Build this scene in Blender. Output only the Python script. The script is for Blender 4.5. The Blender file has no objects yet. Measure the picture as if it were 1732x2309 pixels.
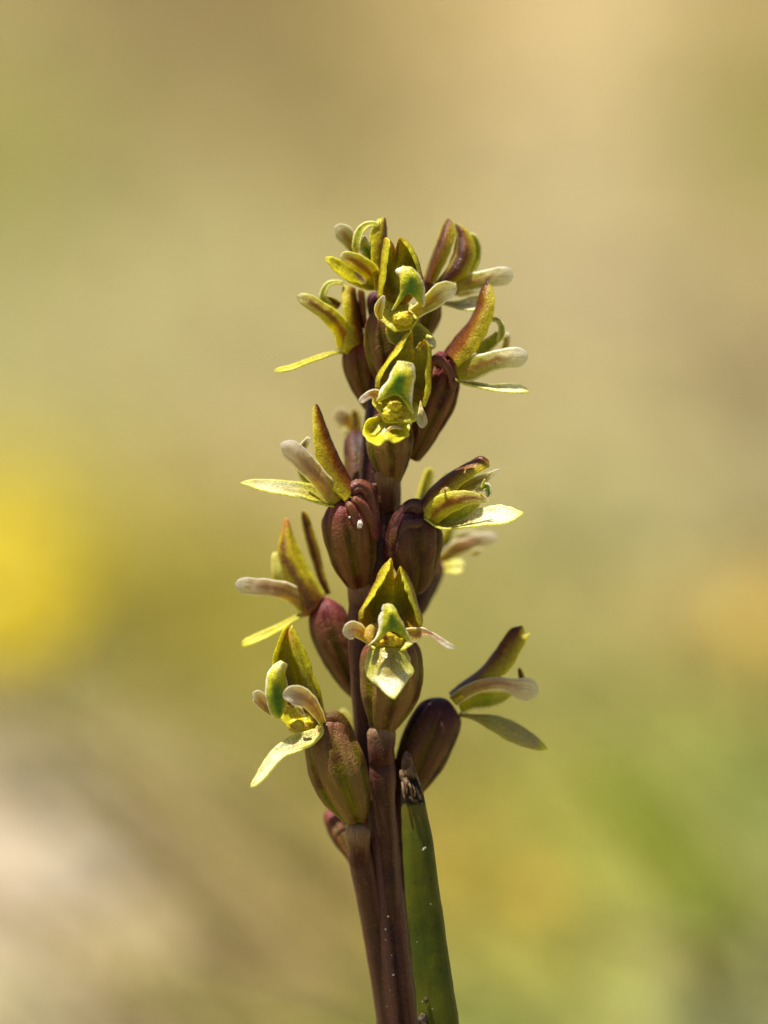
import bpy, math, random
import numpy as np
from mathutils import Vector, noise

random.seed(7)
rng = np.random.default_rng(7)
R = math.radians
scene = bpy.context.scene
COL = scene.collection

# ------------------------------------------------------------------ camera
FOC = 0.300            # metres from lens to the plane of sharp focus
WF = 0.05773           # width of the field there
PITCH = R(12.0)
ZC = 0.120
FWD = Vector((0, math.cos(PITCH), -math.sin(PITCH)))
UPV = Vector((0, math.sin(PITCH), math.cos(PITCH)))
CAM = Vector((0, 0, ZC)) - FWD * FOC
cam_data = bpy.data.cameras.new("camera")
cam = bpy.data.objects.new("camera", cam_data)
COL.objects.link(cam)
cam.location = CAM
cam.rotation_euler = (R(90) - PITCH, 0, 0)
cam_data.sensor_fit = 'HORIZONTAL'
cam_data.sensor_width = 24.0
cam_data.lens = 24.0 * FOC / WF
cam_data.clip_start = 0.01
cam_data.clip_end = 500.0
cam_data.dof.use_dof = True
cam_data.dof.focus_distance = FOC + 0.0006
cam_data.dof.aperture_fstop = 8.5
scene.camera = cam

# ------------------------------------------------------------------ light
SUN_EL, SUN_AZ = R(74), R(-75)      # azimuth measured from +Y towards +X
sun_dir = Vector((math.sin(SUN_AZ) * math.cos(SUN_EL), math.cos(SUN_AZ) * math.cos(SUN_EL), math.sin(SUN_EL)))
world = bpy.data.worlds.new("World")
scene.world = world
world.use_nodes = True
wn = world.node_tree
bg = wn.nodes["Background"]
sky = wn.nodes.new("ShaderNodeTexSky")
sky.sky_type = 'NISHITA'
sky.sun_disc = False
sky.sun_elevation = SUN_EL
sky.sun_rotation = SUN_AZ
sky.dust_density = 5.0
sky.ozone_density = 0.3
sky.altitude = 1200
wn.links.new(sky.outputs[0], bg.inputs[0])
bg.inputs[1].default_value = 0.05
sl = bpy.data.lights.new("sun", 'SUN')
sl.energy = 4.9
sl.angle = R(0.53)
sl.color = (1.0, 0.92, 0.76)
so = bpy.data.objects.new("sun", sl)
COL.objects.link(so)
so.rotation_euler = (-sun_dir).to_track_quat('-Z', 'Y').to_euler()

scene.view_settings.view_transform = 'Standard'
scene.view_settings.look = 'None'
scene.view_settings.exposure = 0.6
scene.view_settings.gamma = 1.0
scene.view_settings.use_curve_mapping = False
scene.render.engine = 'CYCLES'
cy = scene.cycles
cy.use_denoising = True
try:
    cy.denoiser = 'OPENIMAGEDENOISE'
    cy.denoising_prefilter = 'ACCURATE'
except Exception:
    pass
cy.max_bounces = 8
cy.diffuse_bounces = 4
cy.glossy_bounces = 3
cy.transmission_bounces = 4
cy.sample_clamp_indirect = 6.0
cy.use_adaptive_sampling = False
cy.pixel_filter_type = 'BLACKMAN_HARRIS'

# ------------------------------------------------------------------ node helpers
def S(r, g, b):
    f = lambda c: (c / 255) / 12.92 if c <= 10 else ((c / 255 + 0.055) / 1.055) ** 2.4
    return (f(r), f(g), f(b))

class NT:
    def __init__(s, name):
        s.m = bpy.data.materials.new(name)
        s.m.use_nodes = True
        s.t = s.m.node_tree
        s.bsdf = s.t.nodes["Principled BSDF"]
        s.out = s.t.nodes["Material Output"]
    def n(s, t, **k):
        o = s.t.nodes.new(t)
        for a, b in k.items():
            setattr(o, a, b)
        return o
    def l(s, a, b):
        s.t.links.new(a, b)
    def put(s, sock, v):
        if hasattr(v, 'bl_idname') or hasattr(v, 'is_output'):
            s.l(v, sock)
        elif isinstance(v, tuple) and len(v) == 3 and sock.type == 'RGBA':
            sock.default_value = (*v, 1)
        else:
            sock.default_value = v
    def math(s, op, a, b=0.0, c=None, clamp=False):
        o = s.n("ShaderNodeMath", operation=op, use_clamp=clamp)
        s.put(o.inputs[0], a); s.put(o.inputs[1], b)
        if c is not None:
            s.put(o.inputs[2], c)
        return o.outputs[0]
    def smooth(s, v, a, b, lo=0.0, hi=1.0):
        o = s.n("ShaderNodeMapRange", interpolation_type='SMOOTHSTEP')
        s.put(o.inputs[0], v)
        for i, x in zip((1, 2, 3, 4), (a, b, lo, hi)):
            s.put(o.inputs[i], x)
        return o.outputs[0]
    def mix(s, f, a, b, mode='MIX'):
        o = s.n("ShaderNodeMix", data_type='RGBA', blend_type=mode)
        s.put(o.inputs[0], f)
        s.put(o.inputs[6], a); s.put(o.inputs[7], b)
        return o.outputs[2]
    def ramp(s, v, stops):
        o = s.n("ShaderNodeValToRGB")
        cr = o.color_ramp
        while len(cr.elements) < len(stops):
            cr.elements.new(0.5)
        for e, (p, c) in zip(cr.elements, stops):
            e.position = p
            e.color = (*c, 1)
        s.put(o.inputs[0], v)
        return o.outputs[0]
    def noise(s, vec, scale, detail=3, rough=0.55, dist=0.0):
        o = s.n("ShaderNodeTexNoise")
        s.l(vec, o.inputs["Vector"])
        o.inputs["Scale"].default_value = scale
        o.inputs["Detail"].default_value = detail
        o.inputs["Roughness"].default_value = rough
        o.inputs["Distortion"].default_value = dist
        return o.outputs[0]
    def vor(s, vec, scale, feature='F1'):
        o = s.n("ShaderNodeTexVoronoi", feature=feature)
        s.l(vec, o.inputs["Vector"])
        o.inputs["Scale"].default_value = scale
        return o.outputs[0]
    def uv(s):
        o = s.n("ShaderNodeUVMap", uv_map="UVMap")
        sp = s.n("ShaderNodeSeparateXYZ")
        s.l(o.outputs[0], sp.inputs[0])
        return sp.outputs[0], sp.outputs[1], o.outputs[0]
    def obj(s):
        return s.n("ShaderNodeTexCoord").outputs["Object"]

def gr(c):
    """yellow-greens lean to green; whites, browns and purples stay"""
    if c is None: return None
    r, g, b = c
    return (r * 0.80, g * 0.86, b + 0.003) if (g > 0.66 * r and b < 0.25 * r) else c

def petal_mat(name, stops, mid=None, midw=0.5, mids=0.8, midr=(0.0, 0.15, 0.85, 1.0), rim=None, rimw=0.25, rims=0.8,
              back=None, backs=0.85, rough=0.34, sss=0.8, rad=0.0005, mott=0.35, bump=0.8, spec=0.35, veins=0.25, dots=0.0, across=None, acrossf=0.9, clear=0.0, cells=1.0):
    """skin of a petal: colour ramp from foot to tip, midrib stripe, rim, other colour outside, fine cell relief"""
    k = NT(name)
    stops = [(p_, gr(c_)) for p_, c_ in stops]
    across = [(p_, gr(c_)) for p_, c_ in across] if across else None
    rim = gr(rim)
    u, v, uvv = k.uv()
    oc = k.obj()
    e = k.math('MULTIPLY', k.math('ABSOLUTE', k.math('SUBTRACT', v, 0.5)), 2.0)
    nlow = k.noise(oc, 700, 3)
    nfin = k.noise(oc, 5200, 3, 0.7)
    uw = k.math('ADD', u, k.math('MULTIPLY', k.math('SUBTRACT', nlow, 0.5), 0.35))
    c = k.ramp(uw, stops)
    # veins run lengthwise
    cx = k.n("ShaderNodeMapping"); k.l(uvv, cx.inputs[0]); cx.inputs["Scale"].default_value = (1.2, 16, 1)
    vn = k.noise(cx.outputs[0], 1.6, 2, 0.5, 0.3)
    vein = k.smooth(vn, 0.42, 0.62)
    c = k.mix(k.math('MULTIPLY', vein, veins), c, k.mix(1.0, c, (0.42, 0.36, 0.30), 'MULTIPLY'))
    if back is not None:
        at = k.n("ShaderNodeAttribute", attribute_name="side")
        c = k.mix(k.math('MULTIPLY', at.outputs["Fac"], backs), c, k.mix(k.smooth(nlow, 0.35, 0.65, 0.0, 0.5), back, c))
    if across is not None:
        vw = k.math('ADD', v, k.math('MULTIPLY', k.math('SUBTRACT', nlow, 0.5), 0.30))
        c = k.mix(acrossf, c, k.ramp(vw, across))
    if mid is not None:
        m = k.smooth(k.math('ADD', e, k.math('MULTIPLY', k.math('SUBTRACT', nlow, 0.5), 0.7)), midw, 0.0)
        m = k.math('MULTIPLY', m, k.smooth(u, midr[0], midr[1]))
        m = k.math('MULTIPLY', m, k.smooth(u, midr[3], midr[2]))
        c = k.mix(k.math('MULTIPLY', m, mids), c, mid)
    if rim is not None:
        r_ = k.smooth(k.math('ADD', e, k.math('MULTIPLY', k.math('SUBTRACT', nlow, 0.5), 0.2)), 1 - rimw, 1.0 - rimw * 0.3)
        c = k.mix(k.math('MULTIPLY', r_, rims), c, rim)
    cell0 = k.vor(oc, 7000)
    val = k.math('ADD', k.math('MULTIPLY', nfin, mott * 2.2), 1 - mott * 1.1)
    val = k.math('MULTIPLY', val, k.smooth(cell0, 0.0, 0.75, 1 + 0.12 * cells, 1 - 0.2 * cells))
    cm = k.n("ShaderNodeCombineXYZ")
    for i in range(3):
        k.l(val, cm.inputs[i])
    c = k.mix(1.0, c, cm.outputs[0], 'MULTIPLY')
    if dots > 0:
        sp = k.noise(oc, 3600, 2, 0.5)
        c = k.mix(k.smooth(sp, 0.66, 0.74, 0.0, dots), c, (0.10, 0.045, 0.01))
    b = k.bsdf
    k.l(c, b.inputs["Base Color"])
    b.inputs["Subsurface Weight"].default_value = sss
    b.inputs["Subsurface Radius"].default_value = (1.0, 0.95, 0.40)
    b.inputs["Subsurface Scale"].default_value = rad
    b.inputs["Specular IOR Level"].default_value = spec
    k.put(b.inputs["Roughness"], k.smooth(nfin, 0.3, 0.7, rough - 0.1, rough + 0.14))
    if clear:
        k.l(k.smooth(u, 0.35, 0.95, 1.0, 1.0 - clear), b.inputs["Alpha"])
    bp = k.n("ShaderNodeBump")
    bp.inputs["Strength"].default_value = bump
    bp.inputs["Distance"].default_value = 0.00006
    cell = k.vor(oc, 8000)
    k.l(k.math('ADD', k.math('MULTIPLY', cell, -0.7), k.math('ADD', k.math('MULTIPLY', nfin, 0.6), k.math('MULTIPLY', vn, 0.9))), bp.inputs["Height"])
    k.l(bp.outputs[0], b.inputs["Normal"])
    return k.m

YG = (0.36, 0.36, 0.022); YG2 = (0.50, 0.50, 0.06); OL = (0.20, 0.19, 0.012); BR = (0.12, 0.045, 0.012)
PUR = (0.075, 0.022, 0.028); CRM = (0.82, 0.78, 0.56); PINK = (0.52, 0.30, 0.20)
M = {}
HOODX = [(0.0, (0.80, 0.66, 0.01)), (0.14, (0.42, 0.30, 0.006)), (0.28, (0.055, 0.010, 0.014)), (0.44, (0.060, 0.011, 0.010)), (0.60, (0.22, 0.070, 0.004)), (0.76, (0.52, 0.38, 0.005)), (1.0, (0.88, 0.74, 0.01))]
M['hood'] = petal_mat('sepal_olive', [(0.0, (0.50, 0.28, 0.005)), (0.3, (0.22, 0.17, 0.002)), (0.75, (0.46, 0.39, 0.003)), (1.0, (0.48, 0.28, 0.008))],
                      mid=(0.56, 0.50, 0.004), midw=0.22, mids=0.5, rim=(0.88, 0.76, 0.02), rimw=0.30, rims=0.85, back=(0.22, 0.045, 0.01), backs=0.8, dots=0.45, mott=0.6)
M['hood_side'] = petal_mat('sepal_brown_back', [(0.0, (0.24, 0.06, 0.03)), (0.5, (0.34, 0.16, 0.01)), (0.9, (0.40, 0.18, 0.01)), (1.0, (0.10, 0.03, 0.01))],
                      across=HOODX, acrossf=0.88, dots=0.4, mott=0.5, sss=0.7)
M['hood_green'] = petal_mat('sepal_green_sides', [(0.0, (0.36, 0.12, 0.02)), (0.35, (0.62, 0.48, 0.008)), (0.85, (0.74, 0.54, 0.01)), (1.0, (0.50, 0.14, 0.01))],
                      mid=(0.17, 0.045, 0.015), midw=0.40, mids=0.9, midr=(0.0, 0.05, 0.7, 1.0), rim=(0.88, 0.80, 0.01), rimw=0.4, rims=0.9, mott=0.5)
M['lip'] = petal_mat('lip_white_rim', [(0.0, (0.93, 0.86, 0.40)), (0.22, (0.90, 0.78, 0.02)), (0.65, (0.50, 0.52, 0.006)), (1.0, (0.88, 0.76, 0.03))],
                     mid=(0.035, 0.19, 0.002), midw=0.62, mids=0.95, midr=(0.25, 0.5, 0.85, 1.1), rim=(0.96, 0.92, 0.72), rimw=0.38, rims=0.97, spec=0.5, rough=0.30, veins=0.1, rad=0.0002, sss=0.45)
M['lip_side'] = petal_mat('lip_green', [(0.0, (0.76, 0.68, 0.01)), (0.5, (0.48, 0.50, 0.006)), (1.0, (0.86, 0.78, 0.10))],
                     rim=(0.93, 0.84, 0.38), rimw=0.30, rims=0.85, veins=0.1)
M['petal'] = petal_mat('petal_white_tip', [(0.0, (0.56, 0.46, 0.01)), (0.45, (0.60, 0.52, 0.10)), (0.78, (0.80, 0.72, 0.42)), (1.0, (0.94, 0.89, 0.70))],
                       mid=(0.34, 0.15, 0.03), midw=0.42, mids=0.75, midr=(0.0, 0.2, 0.6, 0.9), rim=(0.94, 0.87, 0.62), rimw=0.26, rims=0.85, bump=0.45, mott=0.14, clear=0.42, cells=0.5, veins=0.5)
M['petal_pink'] = petal_mat('petal_pink_tip', [(0.0, (0.54, 0.42, 0.02)), (0.40, (0.56, 0.38, 0.14)), (0.70, (0.76, 0.58, 0.42)), (1.0, (0.93, 0.85, 0.72))],
                       mid=(0.36, 0.15, 0.08), midw=0.5, mids=0.65, midr=(0.0, 0.2, 0.6, 0.92), rim=(0.92, 0.83, 0.68), rimw=0.24, rims=0.7, bump=0.5, mott=0.16, clear=0.45, cells=0.5, veins=0.5)
M['sepal_olive2'] = petal_mat('sepal_dull_olive', [(0.0, (0.34, 0.30, 0.01)), (0.6, (0.40, 0.38, 0.02)), (1.0, (0.60, 0.58, 0.10))], rim=(0.62, 0.60, 0.06), rimw=0.25, rims=0.6, mott=0.4)
M['petal_green'] = petal_mat('petal_green_brown', [(0.0, (0.70, 0.56, 0.005)), (0.5, (0.76, 0.62, 0.01)), (0.85, (0.84, 0.68, 0.16)), (1.0, (0.95, 0.88, 0.55))],
                       mid=(0.26, 0.07, 0.005), midw=0.5, mids=0.92, midr=(0.0, 0.15, 0.75, 0.97), rim=(0.86, 0.76, 0.08), rimw=0.3, rims=0.7, mott=0.22, clear=0.2, cells=0.5)
M['sepal_pale'] = petal_mat('sepal_pale_green', [(0.0, (0.60, 0.52, 0.01)), (0.3, (0.76, 0.68, 0.08)), (0.55, (0.86, 0.82, 0.44)), (0.85, (0.88, 0.84, 0.46)), (1.0, (0.88, 0.78, 0.08))],  # cream outer half: sun glare on the sepals put into the colour
                       mid=(0.40, 0.28, 0.03), midw=0.40, mids=0.7, midr=(0.0, 0.1, 0.4, 0.75), rim=(0.90, 0.86, 0.12), rimw=0.22, rims=0.7, rough=0.28, spec=0.9, bump=0.8, mott=0.35)
M['sepal_green'] = petal_mat('sepal_yellow_green', [(0.0, (0.62, 0.52, 0.006)), (0.5, (0.84, 0.72, 0.008)), (1.0, (0.90, 0.76, 0.02))],
                       rim=(0.92, 0.84, 0.04), rimw=0.25, rims=0.6, rough=0.32, spec=0.6, mott=0.4)
M['sepal_grey'] = petal_mat('sepal_grey_green', [(0.0, (0.42, 0.30, 0.03)), (0.4, (0.46, 0.44, 0.13)), (0.85, (0.48, 0.42, 0.20)), (1.0, (0.90, 0.88, 0.06))],
                       rim=(0.60, 0.60, 0.10), rimw=0.3, rims=0.6, rough=0.4)
M['back_sepal'] = petal_mat('sepal_far_yellow', [(0.0, (0.70, 0.46, 0.02)), (0.5, (0.92, 0.82, 0.12)), (1.0, (0.95, 0.88, 0.3))], rough=0.45)

def anther_mat():
    k = NT('anther_yellow')
    oc = k.obj()
    n1 = k.noise(oc, 1500, 3, 0.5, 0.4)
    c = k.ramp(n1, [(0.30, (0.22, 0.075, 0.005)), (0.40, (0.50, 0.33, 0.012)), (0.50, (0.58, 0.48, 0.014)), (0.75, (0.66, 0.60, 0.03))])
    b = k.bsdf
    k.l(c, b.inputs["Base Color"])
    b.inputs["Subsurface Weight"].default_value = 0.6
    b.inputs["Subsurface Radius"].default_value = (1, 0.8, 0.2)
    b.inputs["Subsurface Scale"].default_value = 0.0003
    b.inputs["Roughness"].default_value = 0.35
    bp = k.n("ShaderNodeBump"); bp.inputs["Distance"].default_value = 0.0001; bp.inputs["Strength"].default_value = 0.8
    k.l(k.noise(oc, 3500, 3), bp.inputs["Height"]); k.l(bp.outputs[0], b.inputs["Normal"])
    return k.m
M['anther'] = anther_mat()

def ovary_mat(name, low, high, top, ridge, rlo=0.32, spec=0.20, tlo=0.62):
    """u 0 at the foot, 1 at the neck; v round the capsule (UV v * 6 = ribs)"""
    k = NT(name)
    u, v, uvv = k.uv()
    oc = k.obj()
    nl = k.noise(oc, 330, 4, 0.6)
    nf = k.noise(oc, 4200, 3, 0.7)
    c = k.mix(k.smooth(k.math('ADD', nl, k.math('MULTIPLY', k.math('SUBTRACT', u, 0.5), -0.10)), 0.37, 0.54), low, high)
    at = k.n("ShaderNodeAttribute", attribute_name="rib")
    c = k.mix(k.smooth(k.math('ADD', at.outputs["Fac"], k.math('MULTIPLY', nl, 0.4)), 0.65, 1.15, 0.0, 0.75), c, ridge)
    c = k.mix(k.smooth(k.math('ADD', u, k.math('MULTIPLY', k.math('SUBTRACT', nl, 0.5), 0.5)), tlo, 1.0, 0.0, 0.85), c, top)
    mp = k.n("ShaderNodeMapping"); k.l(uvv, mp.inputs[0]); mp.inputs["Scale"].default_value = (1.5, 26, 1)
    st = k.noise(mp.outputs[0], 2.0, 3, 0.6, 0.4)
    c = k.mix(k.smooth(st, 0.5, 0.7, 0.0, 0.45), c, k.mix(1.0, c, (0.45, 0.35, 0.35), 'MULTIPLY'))
    c = k.mix(k.smooth(st, 0.45, 0.3, 0.0, 0.55), c, k.mix(1.0, c, (2.0, 1.8, 1.5), 'MULTIPLY'))
    sp = k.vor(oc, 2300)
    c = k.mix(k.smooth(sp, 0.22, 0.08, 0.0, 0.45), c, (0.34, 0.15, 0.10))
    b = k.bsdf
    k.l(c, b.inputs["Base Color"])
    b.inputs["Subsurface Weight"].default_value = 0.15
    b.inputs["Subsurface Radius"].default_value = (1, 0.6, 0.2)
    b.inputs["Subsurface Scale"].default_value = 0.0005
    k.put(b.inputs["Roughness"], k.smooth(nf, 0.3, 0.7, rlo, rlo + 0.2))
    b.inputs["Specular IOR Level"].default_value = spec
    bp = k.n("ShaderNodeBump"); bp.inputs["Distance"].default_value = 0.00009; bp.inputs["Strength"].default_value = 0.8
    k.l(k.math('ADD', k.math('MULTIPLY', nf, 0.7), k.math('ADD', k.math('MULTIPLY', st, 0.6), k.math('ADD', k.math('MULTIPLY', k.vor(oc, 5200), -0.5), k.math('MULTIPLY', k.noise(oc, 1100, 3, 0.6), 0.8)))), bp.inputs["Height"])
    k.l(bp.outputs[0], b.inputs["Normal"])
    return k.m
M['ovary'] = ovary_mat('capsule_brown', (0.063, 0.013, 0.0073), (0.104, 0.063, 0.0037), (0.207, 0.029, 0.0488), (0.207, 0.088, 0.0366))
M['ovary_green'] = ovary_mat('capsule_olive', (0.091, 0.033, 0.0091), (0.163, 0.146, 0.0026), (0.169, 0.052, 0.0312), (0.247, 0.137, 0.0546))
M['ovary_dark'] = ovary_mat('capsule_purple', (0.031, 0.007, 0.0078), (0.104, 0.060, 0.0052), (0.065, 0.012, 0.0364), (0.130, 0.055, 0.0325))
M['neck'] = ovary_mat('neck_purple', (0.075, 0.014, 0.018), (0.16, 0.045, 0.012), (0.24, 0.040, 0.080), (0.24, 0.08, 0.06), rlo=0.2, spec=0.5)
M['neck_dark'] = ovary_mat('neck_dark_purple', (0.040, 0.008, 0.016), (0.075, 0.022, 0.012), (0.12, 0.022, 0.060), (0.14, 0.05, 0.05), rlo=0.2, spec=0.5)
M['stem'] = ovary_mat('stem_brown', (0.056, 0.014, 0.015), (0.085, 0.027, 0.013), (0.026, 0.006, 0.010), (0.20, 0.080, 0.060), rlo=0.26, spec=0.40)  # purple-black upper part: shade between the capsules put into the colour
M['bract'] = ovary_mat('bract_pink', (0.058, 0.015, 0.015), (0.085, 0.027, 0.013), (0.42, 0.27, 0.15), (0.18, 0.075, 0.05), tlo=0.45)

def leaf_mat():
    k = NT('leaf_green')
    u, v, uvv = k.uv()
    oc = k.obj()
    nl = k.noise(oc, 260, 4, 0.6)
    nf = k.noise(oc, 6000, 3, 0.75)
    mp = k.n("ShaderNodeMapping"); k.l(uvv, mp.inputs[0]); mp.inputs["Scale"].default_value = (1.0, 40, 1)
    st = k.noise(mp.outputs[0], 2.0, 3, 0.6)
    c = k.mix(k.smooth(nl, 0.35, 0.65), (0.042, 0.064, 0.001), (0.098, 0.112, 0.002))
    c = k.mix(k.smooth(st, 0.45, 0.7, 0.0, 0.5), c, (0.035, 0.052, 0.002))
    c = k.mix(k.smooth(nf, 0.5, 0.75, 0.0, 0.45), c, (0.16, 0.17, 0.03))
    # ragged top, the dark of a torn hollow painted on
    w = k.math('ADD', u, k.math('MULTIPLY', k.math('SUBTRACT', k.noise(oc, 1500, 3), 0.5), 0.011))
    c = k.mix(k.smooth(w, 0.955, 0.982, 0.0, 0.6), c, (0.16, 0.12, 0.015))
    w = k.math('ADD', w, k.math('MULTIPLY', k.math('SUBTRACT', st, 0.5), 0.012))
    c = k.mix(k.smooth(w, 0.9810, 0.9830), c, k.mix(k.smooth(st, 0.55, 0.68), (0.006, 0.004, 0.003), (0.10, 0.055, 0.02)))
    # sparse brown flecks
    fl = k.noise(oc, 1100, 2, 0.4)
    c = k.mix(k.smooth(fl, 0.70, 0.75, 0.0, 0.8), c, (0.07, 0.035, 0.01))
    b = k.bsdf
    k.l(c, b.inputs["Base Color"])
    b.inputs["Subsurface Weight"].default_value = 0.4
    b.inputs["Subsurface Radius"].default_value = (0.8, 1, 0.2)
    b.inputs["Subsurface Scale"].default_value = 0.0005
    b.inputs["Roughness"].default_value = 0.46
    b.inputs["Specular IOR Level"].default_value = 0.25
    bp = k.n("ShaderNodeBump"); bp.inputs["Distance"].default_value = 0.00006; bp.inputs["Strength"].default_value = 0.6
    k.l(k.math('ADD', nf, st), bp.inputs["Height"]); k.l(bp.outputs[0], b.inputs["Normal"])
    return k.m
M['leaf'] = leaf_mat()

def tip_mat(name, cols, sc):
    k = NT(name)
    oc = k.obj()
    n1 = k.noise(oc, sc, 4, 0.65, 0.5)
    c = k.ramp(n1, [(0.3, cols[0]), (0.5, cols[1]), (0.68, cols[2])])
    k.l(c, k.bsdf.inputs["Base Color"])
    k.bsdf.inputs["Roughness"].default_value = 0.45
    bp = k.n("ShaderNodeBump"); bp.inputs["Distance"].default_value = 0.0001; bp.inputs["Strength"].default_value = 0.9
    k.l(k.noise(oc, sc * 3, 3, 0.7), bp.inputs["Height"]); k.l(bp.outputs[0], k.bsdf.inputs["Normal"])
    return k.m
M['tip'] = tip_mat('withered_tip', ((0.03, 0.018, 0.006), (0.075, 0.042, 0.014), (0.26, 0.10, 0.04)), 1600)
M['shred'] = tip_mat('withered_shred', ((0.05, 0.022, 0.008), (0.16, 0.085, 0.035), (0.42, 0.28, 0.14)), 2500)
M['amber'] = petal_mat('lobe_amber', [(0.0, (0.52, 0.36, 0.02)), (1.0, (0.66, 0.40, 0.05))], mott=0.2, cells=0.4)
M['scar'] = tip_mat('scar_brown', ((0.012, 0.006, 0.003), (0.04, 0.018, 0.008), (0.16, 0.09, 0.03)), 2200)
M['speck'] = tip_mat('pollen_white', ((0.7, 0.68, 0.55), (0.8, 0.78, 0.68), (0.85, 0.83, 0.75)), 900)

# ------------------------------------------------------------------ geometry helpers
class Fr:
    """pixel frame of one enlarged look at the photo: (x, y, depth in mm) -> a point in the place"""
    def __init__(s, x0, y0, sc, d0=0.0):
        s.x0, s.y0, s.sc, s.d0 = x0, y0, sc, d0
    def p(s, x, y, d=0.0):
        px = s.x0 + x / s.sc; py = s.y0 + y / s.sc
        z = FOC + (s.d0 + d) * 1e-3
        k = WF / 1732.0 * z / FOC
        return CAM + FWD * z + Vector((1, 0, 0)) * ((px - 866) * k) + UPV * ((1154.5 - py) * k)
    def w(s, w):
        return w / s.sc * WF / 1732.0

def cr(P, n):
    """Catmull-Rom through the rows of P, n samples, spaced by length"""
    P = np.asarray(P, float)
    if len(P) == 2:
        t = np.linspace(0, 1, n)[:, None]
        return P[0] * (1 - t) + P[1] * t
    Q = np.vstack([2 * P[0] - P[1], P, 2 * P[-1] - P[-2]])
    dense = []
    for i in range(1, len(Q) - 2):
        t = np.linspace(0, 1, 24, endpoint=False)[:, None]
        p0, p1, p2, p3 = Q[i - 1], Q[i], Q[i + 1], Q[i + 2]
        dense.append(0.5 * ((2 * p1) + (-p0 + p2) * t + (2 * p0 - 5 * p1 + 4 * p2 - p3) * t * t + (-p0 + 3 * p1 - 3 * p2 + p3) * t ** 3))
    dense.append(P[-1:])
    D = np.vstack(dense)
    L = np.concatenate([[0], np.cumsum(np.linalg.norm(np.diff(D[:, :3], axis=0), axis=1) + 1e-12)])
    s = np.linspace(0, L[-1], n)
    return np.stack([np.interp(s, L, D[:, j]) for j in range(D.shape[1])], 1)

def crs(P, t):
    """uniform Catmull-Rom across columns: P (m, k, 3), t in 0..1 (n) -> (n, k, 3)"""
    m = len(P)
    Q = np.concatenate([[2 * P[0] - P[1]], P, [2 * P[-1] - P[-2]]])
    out = []
    for x in t:
        f = x * (m - 1); i = min(int(f), m - 2); f -= i
        p0, p1, p2, p3 = Q[i], Q[i + 1], Q[i + 2], Q[i + 3]
        out.append(0.5 * ((2 * p1) + (-p0 + p2) * f + (2 * p0 - 5 * p1 + 4 * p2 - p3) * f * f + (-p0 + 3 * p1 - 3 * p2 + p3) * f ** 3))
    return np.array(out)

def link(name, me, mat, parent):
    me.materials.append(mat)
    me.polygons.foreach_set('use_smooth', [True] * len(me.polygons))
    o = bpy.data.objects.new(name, me)
    COL.objects.link(o)
    if parent is not None:
        o.parent = parent
        o.matrix_parent_inverse = parent.matrix_world.inverted()
    return o

def mesh(name, V, F, uvs=None, attrs=None, split=False):
    me = bpy.data.meshes.new(name)
    me.from_pydata([tuple(v) for v in V], [], F)
    if uvs is not None:
        ul = me.uv_layers.new(name="UVMap")
        li = np.zeros(len(me.loops), dtype=np.int32)
        me.loops.foreach_get('vertex_index', li)
        ul.data.foreach_set('uv', np.asarray(uvs, dtype=np.float32)[li].ravel())
    for k, a in (attrs or {}).items():
        at = me.attributes.new(k, 'FLOAT', 'POINT')
        at.data.foreach_set('value', np.asarray(a, dtype=np.float32))
    me.update()
    return me

def sheet(name, G, mat, parent, th=0.00018, wob=0.00005, seed=0, edge=0.18):
    """closed thin body from a grid G (nu, nv, 3): two skins that meet in a thin edge"""
    nu, nv = G.shape[:2]
    G = G.copy()
    off = Vector((seed * 1.37, seed * 0.71, seed * 2.3))
    du = np.gradient(G, axis=0); dv = np.gradient(G, axis=1)
    N = np.cross(du, dv)
    N /= (np.linalg.norm(N, axis=2, keepdims=True) + 1e-15)
    # smooth normals where the grid collapses to a point
    for i in (0, nu - 1):
        j = 1 if i == 0 else nu - 2
        N[i] = N[j]
    for i in range(nu):
        for j in range(nv):
            p = Vector(G[i, j])
            G[i, j] += N[i, j] * wob * (noise.noise(p * 900 + off) + 0.5 * noise.noise(p * 2300 + off))
            e = abs(2 * j / (nv - 1) - 1)
            if e > 0.7:       # uneven rim
                G[i, j] += dv[i, j] * nv * 0.034 * noise.noise(p * 1900 + off) * (e - 0.7) / 0.3 * (1 if j > nv / 2 else -1)
    uu = np.linspace(0, 1, nu)[:, None]; vv = np.linspace(0, 1, nv)[None, :]
    T = np.sqrt(np.clip(1 - (2 * vv - 1) ** 4, 0, 1)) * np.sqrt(np.clip(1 - np.clip((uu - 0.86) / 0.14, 0, 1) ** 2, 0, 1))
    T = (edge + (1 - edge) * T) * th * 0.5
    A = G + N * T[..., None]; B = G - N * T[..., None]
    V = np.concatenate([A.reshape(-1, 3), B.reshape(-1, 3)])
    n = nu * nv
    F = []
    for i in range(nu - 1):
        for j in range(nv - 1):
            a = i * nv + j
            F.append((a, a + nv, a + nv + 1, a + 1))
            F.append((n + a, n + a + 1, n + a + nv + 1, n + a + nv))
    for i in range(nu - 1):
        a = i * nv; F.append((a, n + a, n + a + nv, a + nv))
        a = i * nv + nv - 1; F.append((a, a + nv, n + a + nv, n + a))
    for j in range(nv - 1):
        a = j; F.append((a, a + 1, n + a + 1, n + a))
        a = (nu - 1) * nv + j; F.append((a, n + a, n + a + 1, a + 1))
    uvs = np.stack([np.repeat(np.linspace(0, 1, nu), nv), np.tile(np.linspace(0, 1, nv), nu)], 1)
    uvs = np.vstack([uvs, uvs])
    # side = 1 on the outer skin, turned from the opening of the flower
    far = 1.0 if (N @ np.array(FWD)).mean() > 0 else 0.0
    side = np.concatenate([np.full(n, far), np.full(n, 1 - far)])
    o = link(name, mesh(name, V, F, uvs, {'side': side}), mat, parent)
    return o

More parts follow.
